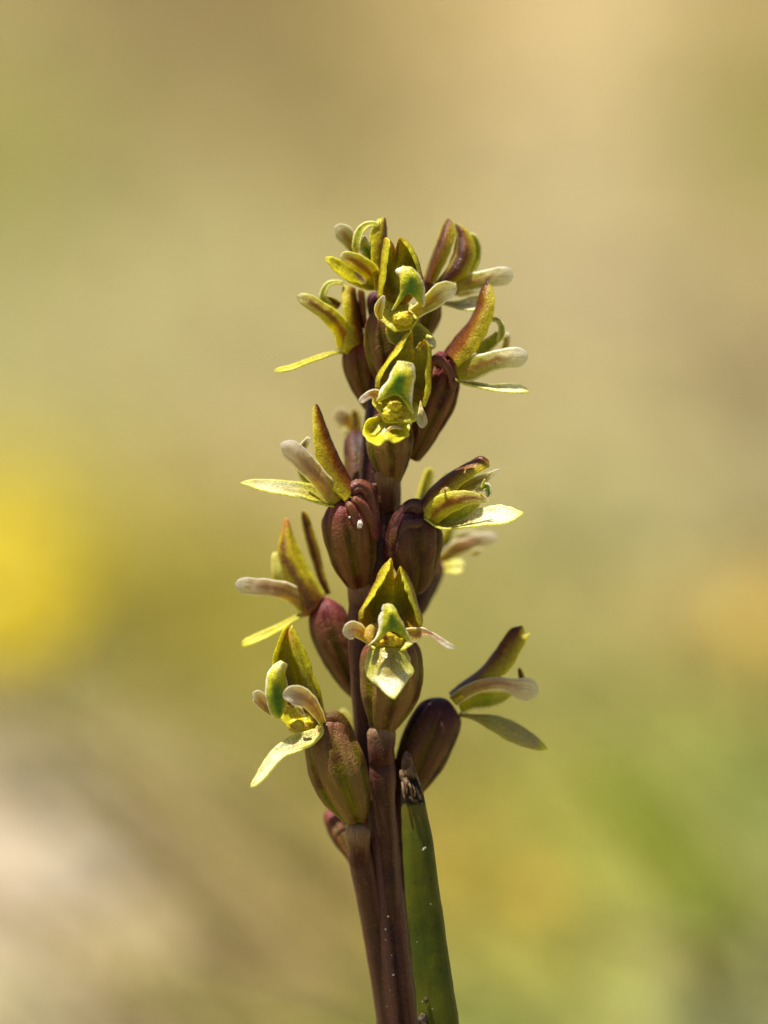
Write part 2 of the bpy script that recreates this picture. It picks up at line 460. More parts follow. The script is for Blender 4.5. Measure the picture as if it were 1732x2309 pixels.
def loft(name, fr, cols, mat, parent, nu=46, nv=29, th=0.00019, wob=0.00005, seed=0, flip=False, edge=0.18):
    C = np.array([cr([list(fr.p(*q)) for q in c], nu) for c in cols])    # (m, nu, 3)
    G = crs(C, np.linspace(0, 1, nv)).transpose(1, 0, 2)                 # (nu, nv, 3)
    if flip:
        G = G[:, ::-1]
    return sheet(name, G, mat, parent, th, wob, seed, edge)

def blade(name, fr, pts, mat, parent, cup=0.0, roll=0.0, nu=44, nv=19, th=0.00021, wob=0.00006, seed=0, endr=0.12, edge=0.2, footr=0.0):
    """pts: (x, y, depth, width[, roll]); width lies in the picture plane turned by roll about the spine; cup bends the rims"""
    P = []
    for q in pts:
        a = fr.p(q[0], q[1], q[2])
        P.append([*a, fr.w(q[3]), R(q[4] if len(q) > 4 else roll)])
    D = cr(P, nu)
    G = np.zeros((nu, nv, 3))
    ts = np.gradient(D[:, :3], axis=0)
    for i in range(nu):
        t = Vector(ts[i]).normalized()
        side = t.cross(-FWD).normalized()
        nrm = side.cross(t).normalized()       # towards the lens
        if nrm.dot(FWD) > 0:
            nrm = -nrm
        a = D[i, 4]
        s2 = side * math.cos(a) + nrm * math.sin(a)
        n2 = nrm * math.cos(a) - side * math.sin(a)
        w = D[i, 3] * 0.5
        u = i / (nu - 1)
        if u > 1 - endr:
            w *= math.sqrt(max(0.0, 1 - ((u - 1 + endr) / endr) ** 2)) * 0.98 + 0.02
        if footr and u < footr:
            w *= math.sqrt(max(0.0, 1 - ((footr - u) / footr) ** 2)) * 0.9 + 0.1
        w /= max(0.45, math.cos(a))
        for j in range(nv):
            v = 2 * j / (nv - 1) - 1
            if abs(cup) > 1e-4:
                ang = v * cup
                x = math.sin(ang) / cup * w; y = (1 - math.cos(ang)) / cup * w
            else:
                x, y = v * w, 0
            G[i, j] = Vector(D[i, :3]) + s2 * x + n2 * y
    return sheet(name, G, mat, parent, th, wob, seed, edge)

def tube_arrays(D, ribs=6, depth=0.10, na=48, sharp=0.7, phase=0.0, flat=1.0, wob=0.00004, seed=0, twist=0.0, cap=0.06):
    """D rows: x y z radius"""
    n = len(D)
    ts = np.gradient(D[:, :3], axis=0)
    V, UV, RB = [], [], []
    off = Vector((seed * 3.1, seed, seed * 1.7))
    for i in range(n):
        t = Vector(ts[i]).normalized()
        a0 = t.cross(-FWD).normalized()
        b0 = a0.cross(t).normalized()
        u = i / (n - 1)
        for k in range(na):
            th_ = 2 * math.pi * k / na
            rb = abs(math.cos(ribs * 0.5 * (th_ + twist * u) + phase)) ** sharp
            dk = depth * (0.55 + 0.9 * abs(noise.noise(Vector((math.cos(th_) * 1.3 + seed, math.sin(th_) * 1.3, u * 1.5)))) * 1.6)
            r = D[i, 3] * (1 - dk + dk * rb)
            p = Vector(D[i, :3]) + a0 * (math.cos(th_) * r) + b0 * (math.sin(th_) * r * flat)
            rad_ = (p - Vector(D[i, :3])).normalized()
            p += rad_ * (wob * noise.noise(p * 1300 + off) + D[i, 3] * 0.07 * noise.noise(p * 380 + off))
            V.append(p[:]); UV.append((u, k / na)); RB.append(rb)
    F = []
    for i in range(n - 1):
        for k in range(na):
            a = i * na + k; b = i * na + (k + 1) % na
            F.append((a, b, b + na, a + na))
    F.append(tuple(range(na - 1, -1, -1)))
    F.append(tuple((n - 1) * na + k for k in range(na)))
    return V, F, UV, RB

def tube(name, fr, pts, mat, parent, n=44, round_ends=(0.10, 0.12), world=None, **kw):
    P = [[*fr.p(q[0], q[1], q[2]), fr.w(q[3]) * 0.5] for q in pts] if world is None else world
    D = cr(P, n)
    for i in range(n):
        u = i / (n - 1)
        for e, uu in ((round_ends[0], u), (round_ends[1], 1 - u)):
            if e and uu < e:
                D[i, 3] *= math.sqrt(max(0.0, 1 - ((e - uu) / e) ** 2)) * 0.97 + 0.03
    V, F, UV, RB = tube_arrays(D, **kw)
    return link(name, mesh(name, V, F, UV, {'rib': RB}), mat, parent)

def lump(name, fr, x, y, d, w, h, dep, mat, parent, seed=0, amp=0.35):
    """a knobbly body, ellipsoid pushed about by noise"""
    c = fr.p(x, y, d)
    rx, ry, rz = fr.w(w) / 2, fr.w(h) / 2, dep * 1e-3 / 2
    nu, nv = 26, 36
    V, F = [], []
    for i in range(nu):
        ph = math.pi * i / (nu - 1)
        for j in range(nv):
            th_ = 2 * math.pi * j / nv
            q = Vector((math.sin(ph) * math.cos(th_), math.cos(ph), math.sin(ph) * math.sin(th_)))
            s = 1 + amp * (noise.noise(q * 2.2 + Vector((seed, 0, 0))) + 0.6 * noise.noise(q * 5 + Vector((0, seed, 0))))
            V.append((c + Vector((1, 0, 0)) * q.x * rx * s + UPV * q.y * ry * s + FWD * q.z * rz * s)[:])
    for i in range(nu - 1):
        for j in range(nv):
            a = i * nv + j; b = i * nv + (j + 1) % nv
            F.append((a, a + nv, b + nv, b))
    return link(name, mesh(name, V, F, [(0, 0)] * len(V)), mat, parent)

def empty(name, loc, parent=None, label=None, cat=None, group=None):
    o = bpy.data.objects.new(name, None)
    COL.objects.link(o)
    o.location = loc
    bpy.context.view_layer.update()
    if parent is not None:
        o.parent = parent
        o.matrix_parent_inverse = parent.matrix_world.inverted()
    if label: o['label'] = label
    if cat: o['category'] = cat
    if group: o['group'] = group
    bpy.context.view_layer.update()
    return o


# ------------------------------------------------------------------ the meadow behind
SLOPE = 0.05
def ground_z(x, y):
    b = 0.006 * noise.noise(Vector((x * 9, y * 9, 0.3))) + 0.02 * noise.noise(Vector((x * 1.7, y * 1.7, 4.3))) * min(1, abs(y) * 1.5)
    base = SLOPE * y if y > 0 else 0.02 * y
    if y > 6:
        base = SLOPE * 6 + (y - 6) * 0.02
    return base + b * (0.3 + min(1.0, math.hypot(x, y) * 3) * 0.7) - 0.001

def hit(px, py, h=0.0):
    """where the line of sight through a photo pixel meets the meadow"""
    d = (Fr(0, 0, 1.0).p(px, py, 0) - CAM).normalized()
    a, b = 0.25, 12.0
    for _ in range(60):
        m = (a + b) / 2
        q = CAM + d * m
        if q.z > ground_z(q.x, q.y) + h: a = m
        else: b = m
    return CAM + d * a

# vegetation colours of the turf: bleached grass, green moss, ochre litter, bare grey soil; nearest ones lightened against grass shade
PATCH = [(60, 45, (184, 166, 108)), (331, 90, (160, 140, 90)), (752, 120, (166, 148, 92)), (1293, 135, (218, 194, 140)), (1052, 60, (196, 172, 112)), (1684, 60, (190, 168, 110)), (1690, 331, (164, 152, 86)), (60, 391, (164, 154, 88)), (361, 391, (172, 156, 102)), (842, 361, (168, 150, 96)), (1203, 391, (200, 180, 128)), (180, 752, (178, 166, 108)), (451, 722, (192, 178, 122)), (902, 752, (182, 168, 112)), (1353, 722, (194, 176, 128)), (1684, 692, (180, 162, 108)), (120, 992, (190, 176, 122)), (451, 992, (188, 170, 116)), (902, 1022, (182, 164, 108)), (1323, 992, (190, 174, 120)), (1684, 992, (168, 150, 104)), (90, 1203, (184, 170, 60)), (361, 1233, (176, 160, 92)), (1323, 1263, (182, 170, 110)), (1594, 1233, (174, 164, 112)), (391, 1443, (164, 150, 70)), (1203, 1443, (166, 154, 88)), (1443, 1443, (170, 158, 104)), (1684, 1504, (192, 162, 92)), (120, 1684, (162, 148, 92)), (361, 1684, (152, 138, 72)), (601, 1684, (162, 150, 82)), (1263, 1684, (168, 154, 88)), (1443, 1684, (158, 154, 88)), (1669, 1684, (156, 150, 82)), (90, 1955, (214, 196, 164)), (301, 1894, (196, 176, 130)), (511, 1894, (162, 146, 78)), (1203, 1924, (166, 152, 84)), (1443, 1924, (168, 178, 84)), (1654, 1924, (158, 158, 92)), (90, 2165, (214, 194, 162)), (331, 2165, (190, 170, 124)), (601, 2135, (172, 148, 96)), (1203, 2105, (184, 150, 56)), (1443, 2135, (172, 166, 84)), (1669, 2165, (178, 166, 112)), (90, 2300, (184, 166, 120)), (421, 2285, (166, 150, 96)), (1143, 2285, (166, 164, 92)), (1413, 2300, (170, 166, 96)), (1654, 2300, (176, 168, 118))]
PG = []
for (px, py, c) in PATCH:
    q = hit(px, max(py - 66, 8))
    PG.append((q.x / (q.y + 0.3), 0.18 / (q.y + 0.3), S(*c)))
PX = np.array([p[0] for p in PG]); PY = np.array([p[1] for p in PG]); PC = np.array([p[2] for p in PG])
PM = PC.mean(0)
PC = np.clip((PM + (PC - PM) * 1.5) * np.array([0.925, 1.005, 1.10]), 0.004, 0.95)
def turf_colour(x, y):
    """patches of one kind of turf grow larger with distance up the slope"""
    yy = max(y, 0.02) + 0.3
    x += 0.010 * yy * noise.noise(Vector((x * 30, y * 12, 9.1)))
    a = ((PX - x / yy) / 0.018) ** 2 + ((PY - 0.18 / yy) / 0.014) ** 2
    w = np.exp(-a * 0.5) + 1e-6 / (1 + a)
    return (PC * w[:, None]).sum(0) / w.sum() * (1.0 + 0.30 * math.exp(-max(y, 0) / 0.30))  # near turf lightened in its colour to offset shade from the blades

GAIN = 0.672
def ground_mesh():
    xs = np.concatenate([-np.geomspace(80, 0.7, 22), np.linspace(-0.6, 0.6, 90), np.geomspace(0.7, 80, 22)])
    ys = np.concatenate([-np.geomspace(40, 0.5, 18), np.linspace(-0.4, 2.0, 150), np.geomspace(2.1, 120, 34)])
    V, C, F = [], [], []
    for y in ys:
        for x in xs:
            V.append((x, y, ground_z(x, y)))
            c = turf_colour(x, y) * GAIN
            C.append((*c, 1))
    nx = len(xs)
    for i in range(len(ys) - 1):
        for j in range(nx - 1):
            a = i * nx + j
            F.append((a, a + 1, a + nx + 1, a + nx))
    me = bpy.data.meshes.new("ground")
    me.from_pydata(V, [], F)
    at = me.color_attributes.new("turf", 'FLOAT_COLOR', 'POINT')
    at.data.foreach_set('color', np.array(C, dtype=np.float32).ravel())
    k = NT("turf_soil")
    oc = k.obj()
    a = k.n("ShaderNodeVertexColor", layer_name="turf")
    n1 = k.noise(oc, 90, 5, 0.65)
    n2 = k.noise(oc, 14, 3, 0.6)
    c = k.mix(k.smooth(n1, 0.35, 0.7, 0.0, 0.6), a.outputs[0], k.mix(1.0, a.outputs[0], (0.55, 0.48, 0.40), 'MULTIPLY'))
    c = k.mix(k.smooth(n2, 0.45, 0.7, 0.0, 0.35), c, k.mix(1.0, c, (1.35, 1.25, 1.1), 'MULTIPLY'))
    k.l(c, k.bsdf.inputs["Base Color"])
    k.bsdf.inputs["Roughness"].default_value = 0.9
    k.bsdf.inputs["Specular IOR Level"].default_value = 0.1
    bp = k.n("ShaderNodeBump"); bp.inputs["Distance"].default_value = 0.002; bp.inputs["Strength"].default_value = 0.5
    k.l(n1, bp.inputs["Height"]); k.l(bp.outputs[0], k.bsdf.inputs["Normal"])
    o = link("ground", me, k.m, None)
    o['kind'] = 'structure'
    o['label'] = 'dry alpine meadow floor, tan and olive, far out of focus behind the orchid'
    return o
ground_mesh()

def grass_mat():
    k = NT("grass_blade")
    a = k.n("ShaderNodeVertexColor", layer_name="turf")
    b = k.bsdf
    k.l(a.outputs[0], b.inputs["Base Color"])
    b.inputs["Roughness"].default_value = 0.55
    b.inputs["Specular IOR Level"].default_value = 0.3
    tr = k.n("ShaderNodeBsdfTranslucent"); k.l(a.outputs[0], tr.inputs[0])
    mx = k.n("ShaderNodeMixShader"); mx.inputs[0].default_value = 0.35
    k.l(b.outputs[0], mx.inputs[1]); k.l(tr.outputs[0], mx.inputs[2]); k.l(mx.outputs[0], k.out.inputs[0])
    return k.m
GM = grass_mat()

def blades(name, items, parent=None):
    """items: root, tip direction, length, width, bend vector, colour"""
    V, F, C = [], [], []
    for (p, d, L, w, bend, col) in items:
        n = 4
        s = Vector((d.y, -d.x, 0))
        if s.length < 1e-4: s = Vector((1, 0, 0))
        s = (s.normalized() + Vector((rng.normal() * 0.3, rng.normal() * 0.3, 0))).normalized()
        b = len(V)
        for i in range(n + 1):
            t = i / n
            c = p + d * (L * t) + bend * (t * t)
            ww = w * (1 - t ** 1.8) * 0.5 + w * 0.03
            V.append((c - s * ww)[:]); V.append((c + s * ww)[:])
            C += [(*col, 1)] * 2
        for i in range(n):
            a = b + 2 * i
            F.append((a, a + 1, a + 3, a + 2))
    me = bpy.data.meshes.new(name)
    me.from_pydata(V, [], F)
    at = me.color_attributes.new("turf", 'FLOAT_COLOR', 'POINT')
    at.data.foreach_set('color', np.array(C, dtype=np.float32).ravel())
    return link(name, me, GM, parent)

def turf_grass():
    items = []
    N = 26000
    for _ in range(N):
        y = 0.10 + 2.6 * rng.random() ** 1.8
        hw = 0.06 + 0.16 * (y + 0.3)
        x = rng.uniform(-hw, hw) * 1.15
        c = turf_colour(x, y)
        j = rng.uniform(0.65, 1.35)
        tint = np.array([1 + rng.normal() * 0.10, 1 + rng.normal() * 0.06, 1 + rng.normal() * 0.12])
        c = np.clip(c * j * tint * GAIN, 0.01, 0.85)
        L = rng.uniform(0.006, 0.022) * (0.7 + 0.5 * y)
        az = rng.uniform(0, 2 * math.pi); el = R(rng.uniform(25, 80))
        d = Vector((math.cos(az) * math.cos(el), math.sin(az) * math.cos(el), math.sin(el)))
        bend = Vector((rng.normal() * 0.4, rng.normal() * 0.4, -0.35)) * L
        items.append((Vector((x, y, ground_z(x, y) - 0.001)), d, L, rng.uniform(0.0006, 0.0016) * (0.8 + 0.6 * y), bend, tuple(c)))
    for _ in range(36000):               # the turf goes on all round the orchid
        x = rng.uniform(-0.75, 0.75); y = rng.uniform(-0.5, 1.5)
        if _ % 3:                        # thicker close to the orchid
            x *= 0.33; y = -0.30 + (y + 0.5) * 0.33
        if math.hypot(x, y + 0.30) < 0.05 or (y > 0.13 and abs(x) < 0.08 + 0.14 * y): continue
        c = np.clip(turf_colour(x, y) * rng.uniform(0.65, 1.35) * GAIN, 0.01, 0.85)
        L = rng.uniform(0.006, 0.020)
        az = rng.uniform(0, 2 * math.pi); el = R(rng.uniform(25, 75))
        d = Vector((math.cos(az) * math.cos(el), math.sin(az) * math.cos(el), math.sin(el)))
        items.append((Vector((x, y, ground_z(x, y) - 0.001)), d, L, rng.uniform(0.0008, 0.0020), Vector((rng.normal() * 0.4, rng.normal() * 0.4, -0.35)) * L, tuple(c)))
    o = blades("grass", items)
    o['kind'] = 'stuff'; o['label'] = 'short dry and green meadow grass blurred behind the orchid'; o['category'] = 'grass'
turf_grass()

def tall_grass():
    """taller dry and green blades laid over by the wind, tips to the left"""
    items = []
    for _ in range(300):
        y = 0.13 + 0.75 * rng.random() ** 1.3
        hw = 0.04 + 0.13 * (y + 0.3)
        x = rng.uniform(-hw, hw) + 0.01
        c = turf_colour(x - 0.01, y)
        j = rng.choice([0.65, 0.85, 1.15, 1.4, 1.6], p=[0.2, 0.2, 0.2, 0.2, 0.2])
        g = rng.choice([0.92, 1.0, 1.10])
        c = np.clip(c * j * np.array([1 / g, g, 1.0]) * GAIN, 0.01, 0.85)
        L = rng.uniform(0.018, 0.050)
        az = math.pi + rng.normal() * 0.35; el = R(rng.uniform(28, 62))
        d = Vector((math.cos(az) * math.cos(el), math.sin(az) * math.cos(el) * 0.5, math.sin(el)))
        bend = Vector((-0.25, rng.normal() * 0.1, -0.30)) * L
        items.append((Vector((x, y, ground_z(x, y) - 0.001)), d, L, rng.uniform(0.0012, 0.0032), bend, tuple(c)))
    for _ in range(95):
        y = rng.uniform(0.06, 0.20)
        x = rng.uniform(-0.07, 0.10)
        c = turf_colour(x - 0.02, y + 0.15)
        j = rng.choice([0.5, 0.8, 1.5, 1.9])
        c = np.clip(c * j * np.array([rng.uniform(0.9, 1.1), 1.0, rng.uniform(0.8, 1.15)]) * GAIN, 0.01, 0.85)
        L = rng.uniform(0.055, 0.095)
        if x > -0.02 and y < 0.10: continue
        el = R(rng.uniform(38, 60))
        d = Vector((-math.cos(el), 0.15 * rng.normal(), math.sin(el)))
        items.append((Vector((x, y, ground_z(x, y) - 0.001)), d, L, rng.uniform(0.0014, 0.0030), Vector((-0.2, 0, -0.22)) * L, tuple(c)))
    o = blades("tall_grass", items)
    o['kind'] = 'stuff'; o['label'] = 'taller dry grass leaning left in soft diagonal streaks, low behind the orchid'; o['category'] = 'grass'
tall_grass()

# ------------------------------------------------------------------ single plants and a stone in the meadow, out of focus
def tint(name, c, rough=0.5, trans=0.3, var=0.25, sc=250):
    k = NT(name)
    n = k.noise(k.obj(), sc, 3)
    col = k.mix(k.smooth(n, 0.3, 0.7, 0.0, var * 2), c, tuple(x * 0.55 for x in c))
    k.l(col, k.bsdf.inputs["Base Color"]); k.bsdf.inputs["Roughness"].default_value = rough
    if trans:
        tr = k.n("ShaderNodeBsdfTranslucent"); k.l(col, tr.inputs[0])
        mx = k.n("ShaderNodeMixShader"); mx.inputs[0].default_value = trans
        k.l(k.bsdf.outputs[0], mx.inputs[1]); k.l(tr.outputs[0], mx.inputs[2]); k.l(mx.outputs[0], k.out.inputs[0])
    return k.m
SR = Fr(0, 0, 1.0)
def inv(q):
    v = q - CAM
    z = v.dot(FWD)
    k = WF / 1732.0 * z / FOC
    return (v.x / k + 866, 1154.5 - v.dot(UPV) / k, (z - FOC) * 1e3)

def strap(name, p0, p1, sag, w, mat, label, cat, group=None, n=5, parent=None, lean=0.0):
    """a leaf blade from root p0 to tip p1 (world), arching by sag"""
    up = Vector((0, 0, 1))
    rows = []
    for i in range(n):
        t = i / (n - 1)
        q = p0.lerp(p1, t) + up * sag * math.sin(math.pi * t) + Vector((lean * math.sin(math.pi * t), 0, 0))
        x, y, d = inv(q)
        ww = w / (WF / 1732.0) * (1 - 0.75 * t ** 2.5)
        rows.append((x, y, d, ww))
    o = blade(name, SR, rows, mat, parent, cup=0.7, nu=30, nv=7, th=0.0005, wob=0.0002, seed=int(p0.x * 1e4) % 97, endr=0.3)
    if label:
        o['label'] = label; o['category'] = cat
        if group: o['group'] = group
    return o

def daisy(name, label, centre, diam, petals, pm, cm, face, group=None, npet=13):
    base = Vector((centre.x + 0.006, centre.y + 0.01, 0)); base.z = ground_z(base.x, base.y)
    r = empty(name, base, None, label, "flower", group)
    rows = [[base.x, base.y, base.z - 0.003, 0.0009], [base.x, base.y, (base.z + centre.z) / 2, 0.0008], [centre.x, centre.y, centre.z, 0.0008]]
    tube("stem", None, None, M['stalk'], r, n=20, world=rows, ribs=3, depth=0.05, na=10)
    n = face.normalized(); a = n.cross(Vector((0.1, 0.2, 1))).normalized(); b = n.cross(a)
    R0 = diam / 2
    for i in range(npet):
        th_ = 2 * math.pi * (i + rng.uniform(-.15, .15)) / npet
        d = a * math.cos(th_) + b * math.sin(th_); s = n.cross(d)
        L = R0 * rng.uniform(0.9, 1.05); W = R0 * petals
        G = np.zeros((10, 7, 3))
        for ii in range(10):
            u = ii / 9
            ww = W * (0.35 + 0.65 * math.sin(min(1, u * 1.15 + 0.1) * math.pi * 0.5)) * (math.sqrt(max(0, 1 - ((u - 0.75) / 0.25) ** 2)) * 0.97 + 0.03 if u > 0.75 else 1)
            for jj in range(7):
                v = 2 * jj / 6 - 1
                G[ii, jj] = centre + d * (R0 * 0.12 + L * 0.88 * u) + s * (v * ww * 0.5) + n * (R0 * (0.22 * u - 0.1 * u * u * 2 + 0.04 * v * v + 0.02 * i % 2 * 0.02))
        sheet("petal", G, pm, r, th=0.0003, wob=0.0001, seed=i)
    V, F = [], []
    for ii in range(7):
        for jj in range(14):
            ph = math.pi * 0.5 * ii / 6; t = 2 * math.pi * jj / 14
            V.append((centre + (a * math.cos(t) + b * math.sin(t)) * (math.sin(ph) * R0 * 0.28 + 1e-6) + n * (math.cos(ph) * R0 * 0.2 + R0 * 0.02))[:])
    for ii in range(6):
        for jj in range(14):
            q = ii * 14 + jj; q2 = ii * 14 + (jj + 1) % 14
            F.append((q, q2, q2 + 14, q + 14))
    link("flower_head", mesh("flower_head", V, F, [(0, 0)] * len(V)), cm, r)
    return r

M['stalk'] = tint('stalk_green', (0.20, 0.22, 0.04))
M['yel'] = tint('ray_yellow', (0.84, 0.70, 0.0), 0.5, 0.45, 0.1)
M['yelc'] = tint('disc_yellow', (0.74, 0.56, 0.005), 0.6, 0)
M['och'] = tint('ray_ochre', (0.70, 0.50, 0.06), 0.5, 0.4, 0.1)
M['straw'] = tint('straw', (0.74, 0.64, 0.38), 0.5, 0.45)
M['straw_pink'] = tint('straw_pinkish', (0.74, 0.60, 0.44), 0.5, 0.45)
M['olive'] = tint('blade_olive', (0.30, 0.27, 0.05))
M['fresh'] = tint('blade_fresh_green', (0.58, 0.64, 0.18), 0.5, 0.5)
M['pale_green'] = tint('blade_pale_green', (0.70, 0.70, 0.36), 0.5, 0.5)

for lab, q_, dm, npt in [
    ("largest bright yellow daisy in the blur, cut by the left edge of the photo", (-20, 1350, 300), 0.028, 15),
    ("bright yellow daisy just right of the largest one, blurred", (95, 1290, 400), 0.020, 12),
    ("yellow daisy above the largest one at the left edge, blurred", (20, 1185, 440), 0.019, 12),
    ("outermost yellow daisy, right of the blurred group at the left edge", (205, 1335, 440), 0.013, 10),
    ("small faint yellow daisy on top of the blurred group at the left edge", (60, 1070, 520), 0.012, 9)]:
    daisy("yellow_flower", lab, SR.p(*q_), dm, 0.42, M['yel'], M['yelc'], Vector((0.1, -0.75, 0.65)), "blurred yellow daisies at the left edge", npt)
daisy("ochre_flower", "blurred ochre flower low down, right of the green orchid leaf", SR.p(1215, 2010, 230), 0.0070, 0.42, M['och'], M['yelc'], Vector((0.1, -0.6, 0.8)), "blurred ochre flowers", 9)
daisy("ochre_flower", "blurred pale orange flower at the right edge of the photo", SR.p(1690, 1400, 320), 0.010, 0.42, M['och'], M['yelc'], Vector((-0.1, -0.6, 0.8)), "blurred ochre flowers", 9)

G2 = "long grass blades in the blurred foreground turf"
for lab, r_, t_, dt, w, mt, sag in [
    ("dry tan grass blade slanting up left, lowest of those left of the stem", (640, 2330), (60, 1790), 190, 0.0026, 'straw', 0.004),
    ("pinkish dry grass blade slanting up left from behind the stem's foot", (900, 2240), (380, 1700), 190, 0.0030, 'straw_pink', 0.003),
    ("straw grass blade slanting down from the left edge below the yellow daisy", (560, 2130), (20, 1560), 210, 0.0034, 'straw', 0.004),
    ("pale green broad blade slanting down to the right edge, right of the orchid", (1790, 2120), (1310, 1610), 150, 0.0042, 'pale_green', 0.004),
    ("fresh green broad blade under the pale green one, right of the orchid", (1640, 2120), (1290, 1700), 180, 0.0075, 'fresh', 0.003),
    ("greyish dry blade low at the right corner of the photo", (1760, 2300), (1290, 2080), 150, 0.0032, 'straw', 0.002)]:
    p0 = hit(*r_)
    tz = max((p0 - CAM).dot(FWD) - FOC, 0) * 1e3
    p1 = SR.p(t_[0], t_[1], dt)
    strap("grass_blade", p0, p1, sag, w, M[mt], lab, "grass blade", G2)

# pale pinkish stone half sunk in the turf
def stone(px, py, size, label, c):
    q = hit(px, py)
    V, F = [], []
    for i in range(16):
        ph = math.pi * i / 15
        for j in range(24):
            th_ = 2 * math.pi * j / 24
            d = Vector((math.sin(ph) * math.cos(th_), math.sin(ph) * math.sin(th_), math.cos(ph)))
            s = 1 + 0.25 * noise.noise(d * 1.7 + Vector((px, 0, 0)) * 0.01) + 0.06 * noise.noise(d * 6)
            V.append((q.x + d.x * size * s, q.y + d.y * size * s * 0.8, q.z + d.z * size * 0.42 * s))
    for i in range(15):
        for j in range(24):
            a = i * 24 + j; b = i * 24 + (j + 1) % 24
            F.append((a, a + 24, b + 24, b))
    o = link("stone", mesh("stone", V, F, [(0, 0)] * len(V)), tint("stone_pale", c, 0.85, 0, 0.3, 120), None)
    o['label'] = label; o['category'] = "stone"
stone(40, 2010, 0.015, "pale pinkish stone in the turf, blurred, at the lower left edge", (0.50, 0.42, 0.33))

# ------------------------------------------------------------------ the orchid
orchid = empty("leek_orchid", (0.006, -0.010, 0.0), None,
               "slender leek orchid in sharp focus, small yellow-green flowers on brown-purple capsules up a dark stem", "orchid")
SRC = Fr(0, 0, 1.0)

# ---- stem: one ribbed body, with the ridges that run down from each bract
def world_rows(fr, pts, extra):
    rows = [[*fr.p(q[0], q[1], q[2]), fr.w(q[3]) * 0.5] for q in pts]
    return rows + [[e[0], e[1], e[2], e[3]] for e in extra]

def joined(name, tubes, mat, parent):
    V, F, UV, RB = [], [], [], []
    for D, kw in tubes:
        v, f, u, r = tube_arrays(D, **kw)
        b = len(V)
        V += v; UV += u; RB += r
        F += [tuple(i + b for i in q) for q in f]
    return link(name, mesh(name, V, F, UV, {'rib': RB}), mat, parent)

main = world_rows(SRC, [(880, 560, 5.5, 40), (878, 700, 5.5, 66), (872, 850, 5.4, 84), (862, 1000, 5.2, 96), (852, 1150, 5.2, 100), (838, 1320, 5.1, 100),
                        (834, 1480, 5.0, 92), (838, 1620, 5.0, 92), (853, 1800, 4.8, 96), (868, 2000, 4.6, 100), (884, 2160, 4.5, 102), (901, 2309, 4.4, 104), (925, 2480, 4.2, 108)],
                   [(0.0065, -0.009, 0.045, 0.0020), (0.0062, -0.0105, -0.004, 0.0024)])
rid1 = world_rows(SRC, [(808, 1890, 3.4, 20), (810, 1905, 3.1, 44), (814, 1940, 2.85, 55), (828, 2010, 3.3, 54), (848, 2120, 3.8, 54), (871, 2260, 4.1, 56), (897, 2420, 4.2, 52)], [(0.0058, -0.0098, 0.06, 0.0006)])
rid2 = world_rows(SRC, [(860, 1676, 3.6, 20), (861, 1692, 3.3, 46), (862, 1730, 2.9, 58), (864, 1770, 2.95, 56), (866, 1800, 3.1, 50), (874, 1900, 3.3, 42), (884, 2040, 3.6, 38), (898, 2200, 3.9, 40), (915, 2360, 4.0, 42)], [(0.0072, -0.0095, 0.06, 0.0005)])
rid3 = world_rows(SRC, [(905, 1790, 4.6, 40), (903, 1900, 4.4, 32), (906, 2050, 4.3, 30), (920, 2250, 4.2, 28), (934, 2400, 4.1, 28)], [(0.0082, -0.009, 0.06, 0.0005)])
rid4 = world_rows(SRC, [(874, 1080, 4.0, 20), (873, 1096, 3.8, 44), (868, 1130, 3.8, 30), (862, 1180, 4.0, 18), (858, 1260, 4.1, 14)], [])
rid5 = world_rows(SRC, [(850, 1090, 3.6, 22), (848, 1150, 3.8, 14), (846, 1230, 4.0, 12)], [])
rid6 = world_rows(SRC, [(893, 1090, 3.6, 20), (886, 1150, 3.8, 13), (870, 1230, 4.0, 12)], [])
rid7 = world_rows(SRC, [(812, 1330, 4.2, 20), (812, 1350, 3.8, 46), (812, 1400, 3.9, 56), (812, 1500, 4.0, 50), (818, 1620, 4.1, 44), (828, 1740, 4.1, 40), (842, 1850, 4.1, 34)], [])
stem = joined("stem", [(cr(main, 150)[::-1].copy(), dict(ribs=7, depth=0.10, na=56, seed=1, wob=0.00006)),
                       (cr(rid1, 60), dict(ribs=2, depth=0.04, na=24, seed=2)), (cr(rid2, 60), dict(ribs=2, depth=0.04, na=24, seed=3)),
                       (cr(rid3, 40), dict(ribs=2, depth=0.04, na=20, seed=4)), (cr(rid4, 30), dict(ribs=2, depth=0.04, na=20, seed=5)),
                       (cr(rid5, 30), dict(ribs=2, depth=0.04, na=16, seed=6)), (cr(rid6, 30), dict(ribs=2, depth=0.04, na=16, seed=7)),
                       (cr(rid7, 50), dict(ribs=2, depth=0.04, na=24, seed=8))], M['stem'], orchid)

_k = [0]
def fl(parent_loc_fr, x, y, d):
    _k[0] += 1
    return empty("flower", parent_loc_fr.p(x, y, d), orchid)

def bract(fr, pts, parent, seed=0):
    pts = [(x, y, d, w * 0.94) for x, y, d, w in pts[::-1]]
    pts = [(pts[0][0] + 2, pts[0][1] + 60, pts[0][2] + 0.75, pts[0][3] * 0.8), (pts[0][0] + 1, pts[0][1] + 30, pts[0][2] + 0.25, pts[0][3] * 0.95)] + pts
    return tube("bract", fr, pts, M['bract'], parent, n=34, round_ends=(0.35, 0.16), ribs=2, depth=0.05, na=26, seed=seed, wob=0.00008)

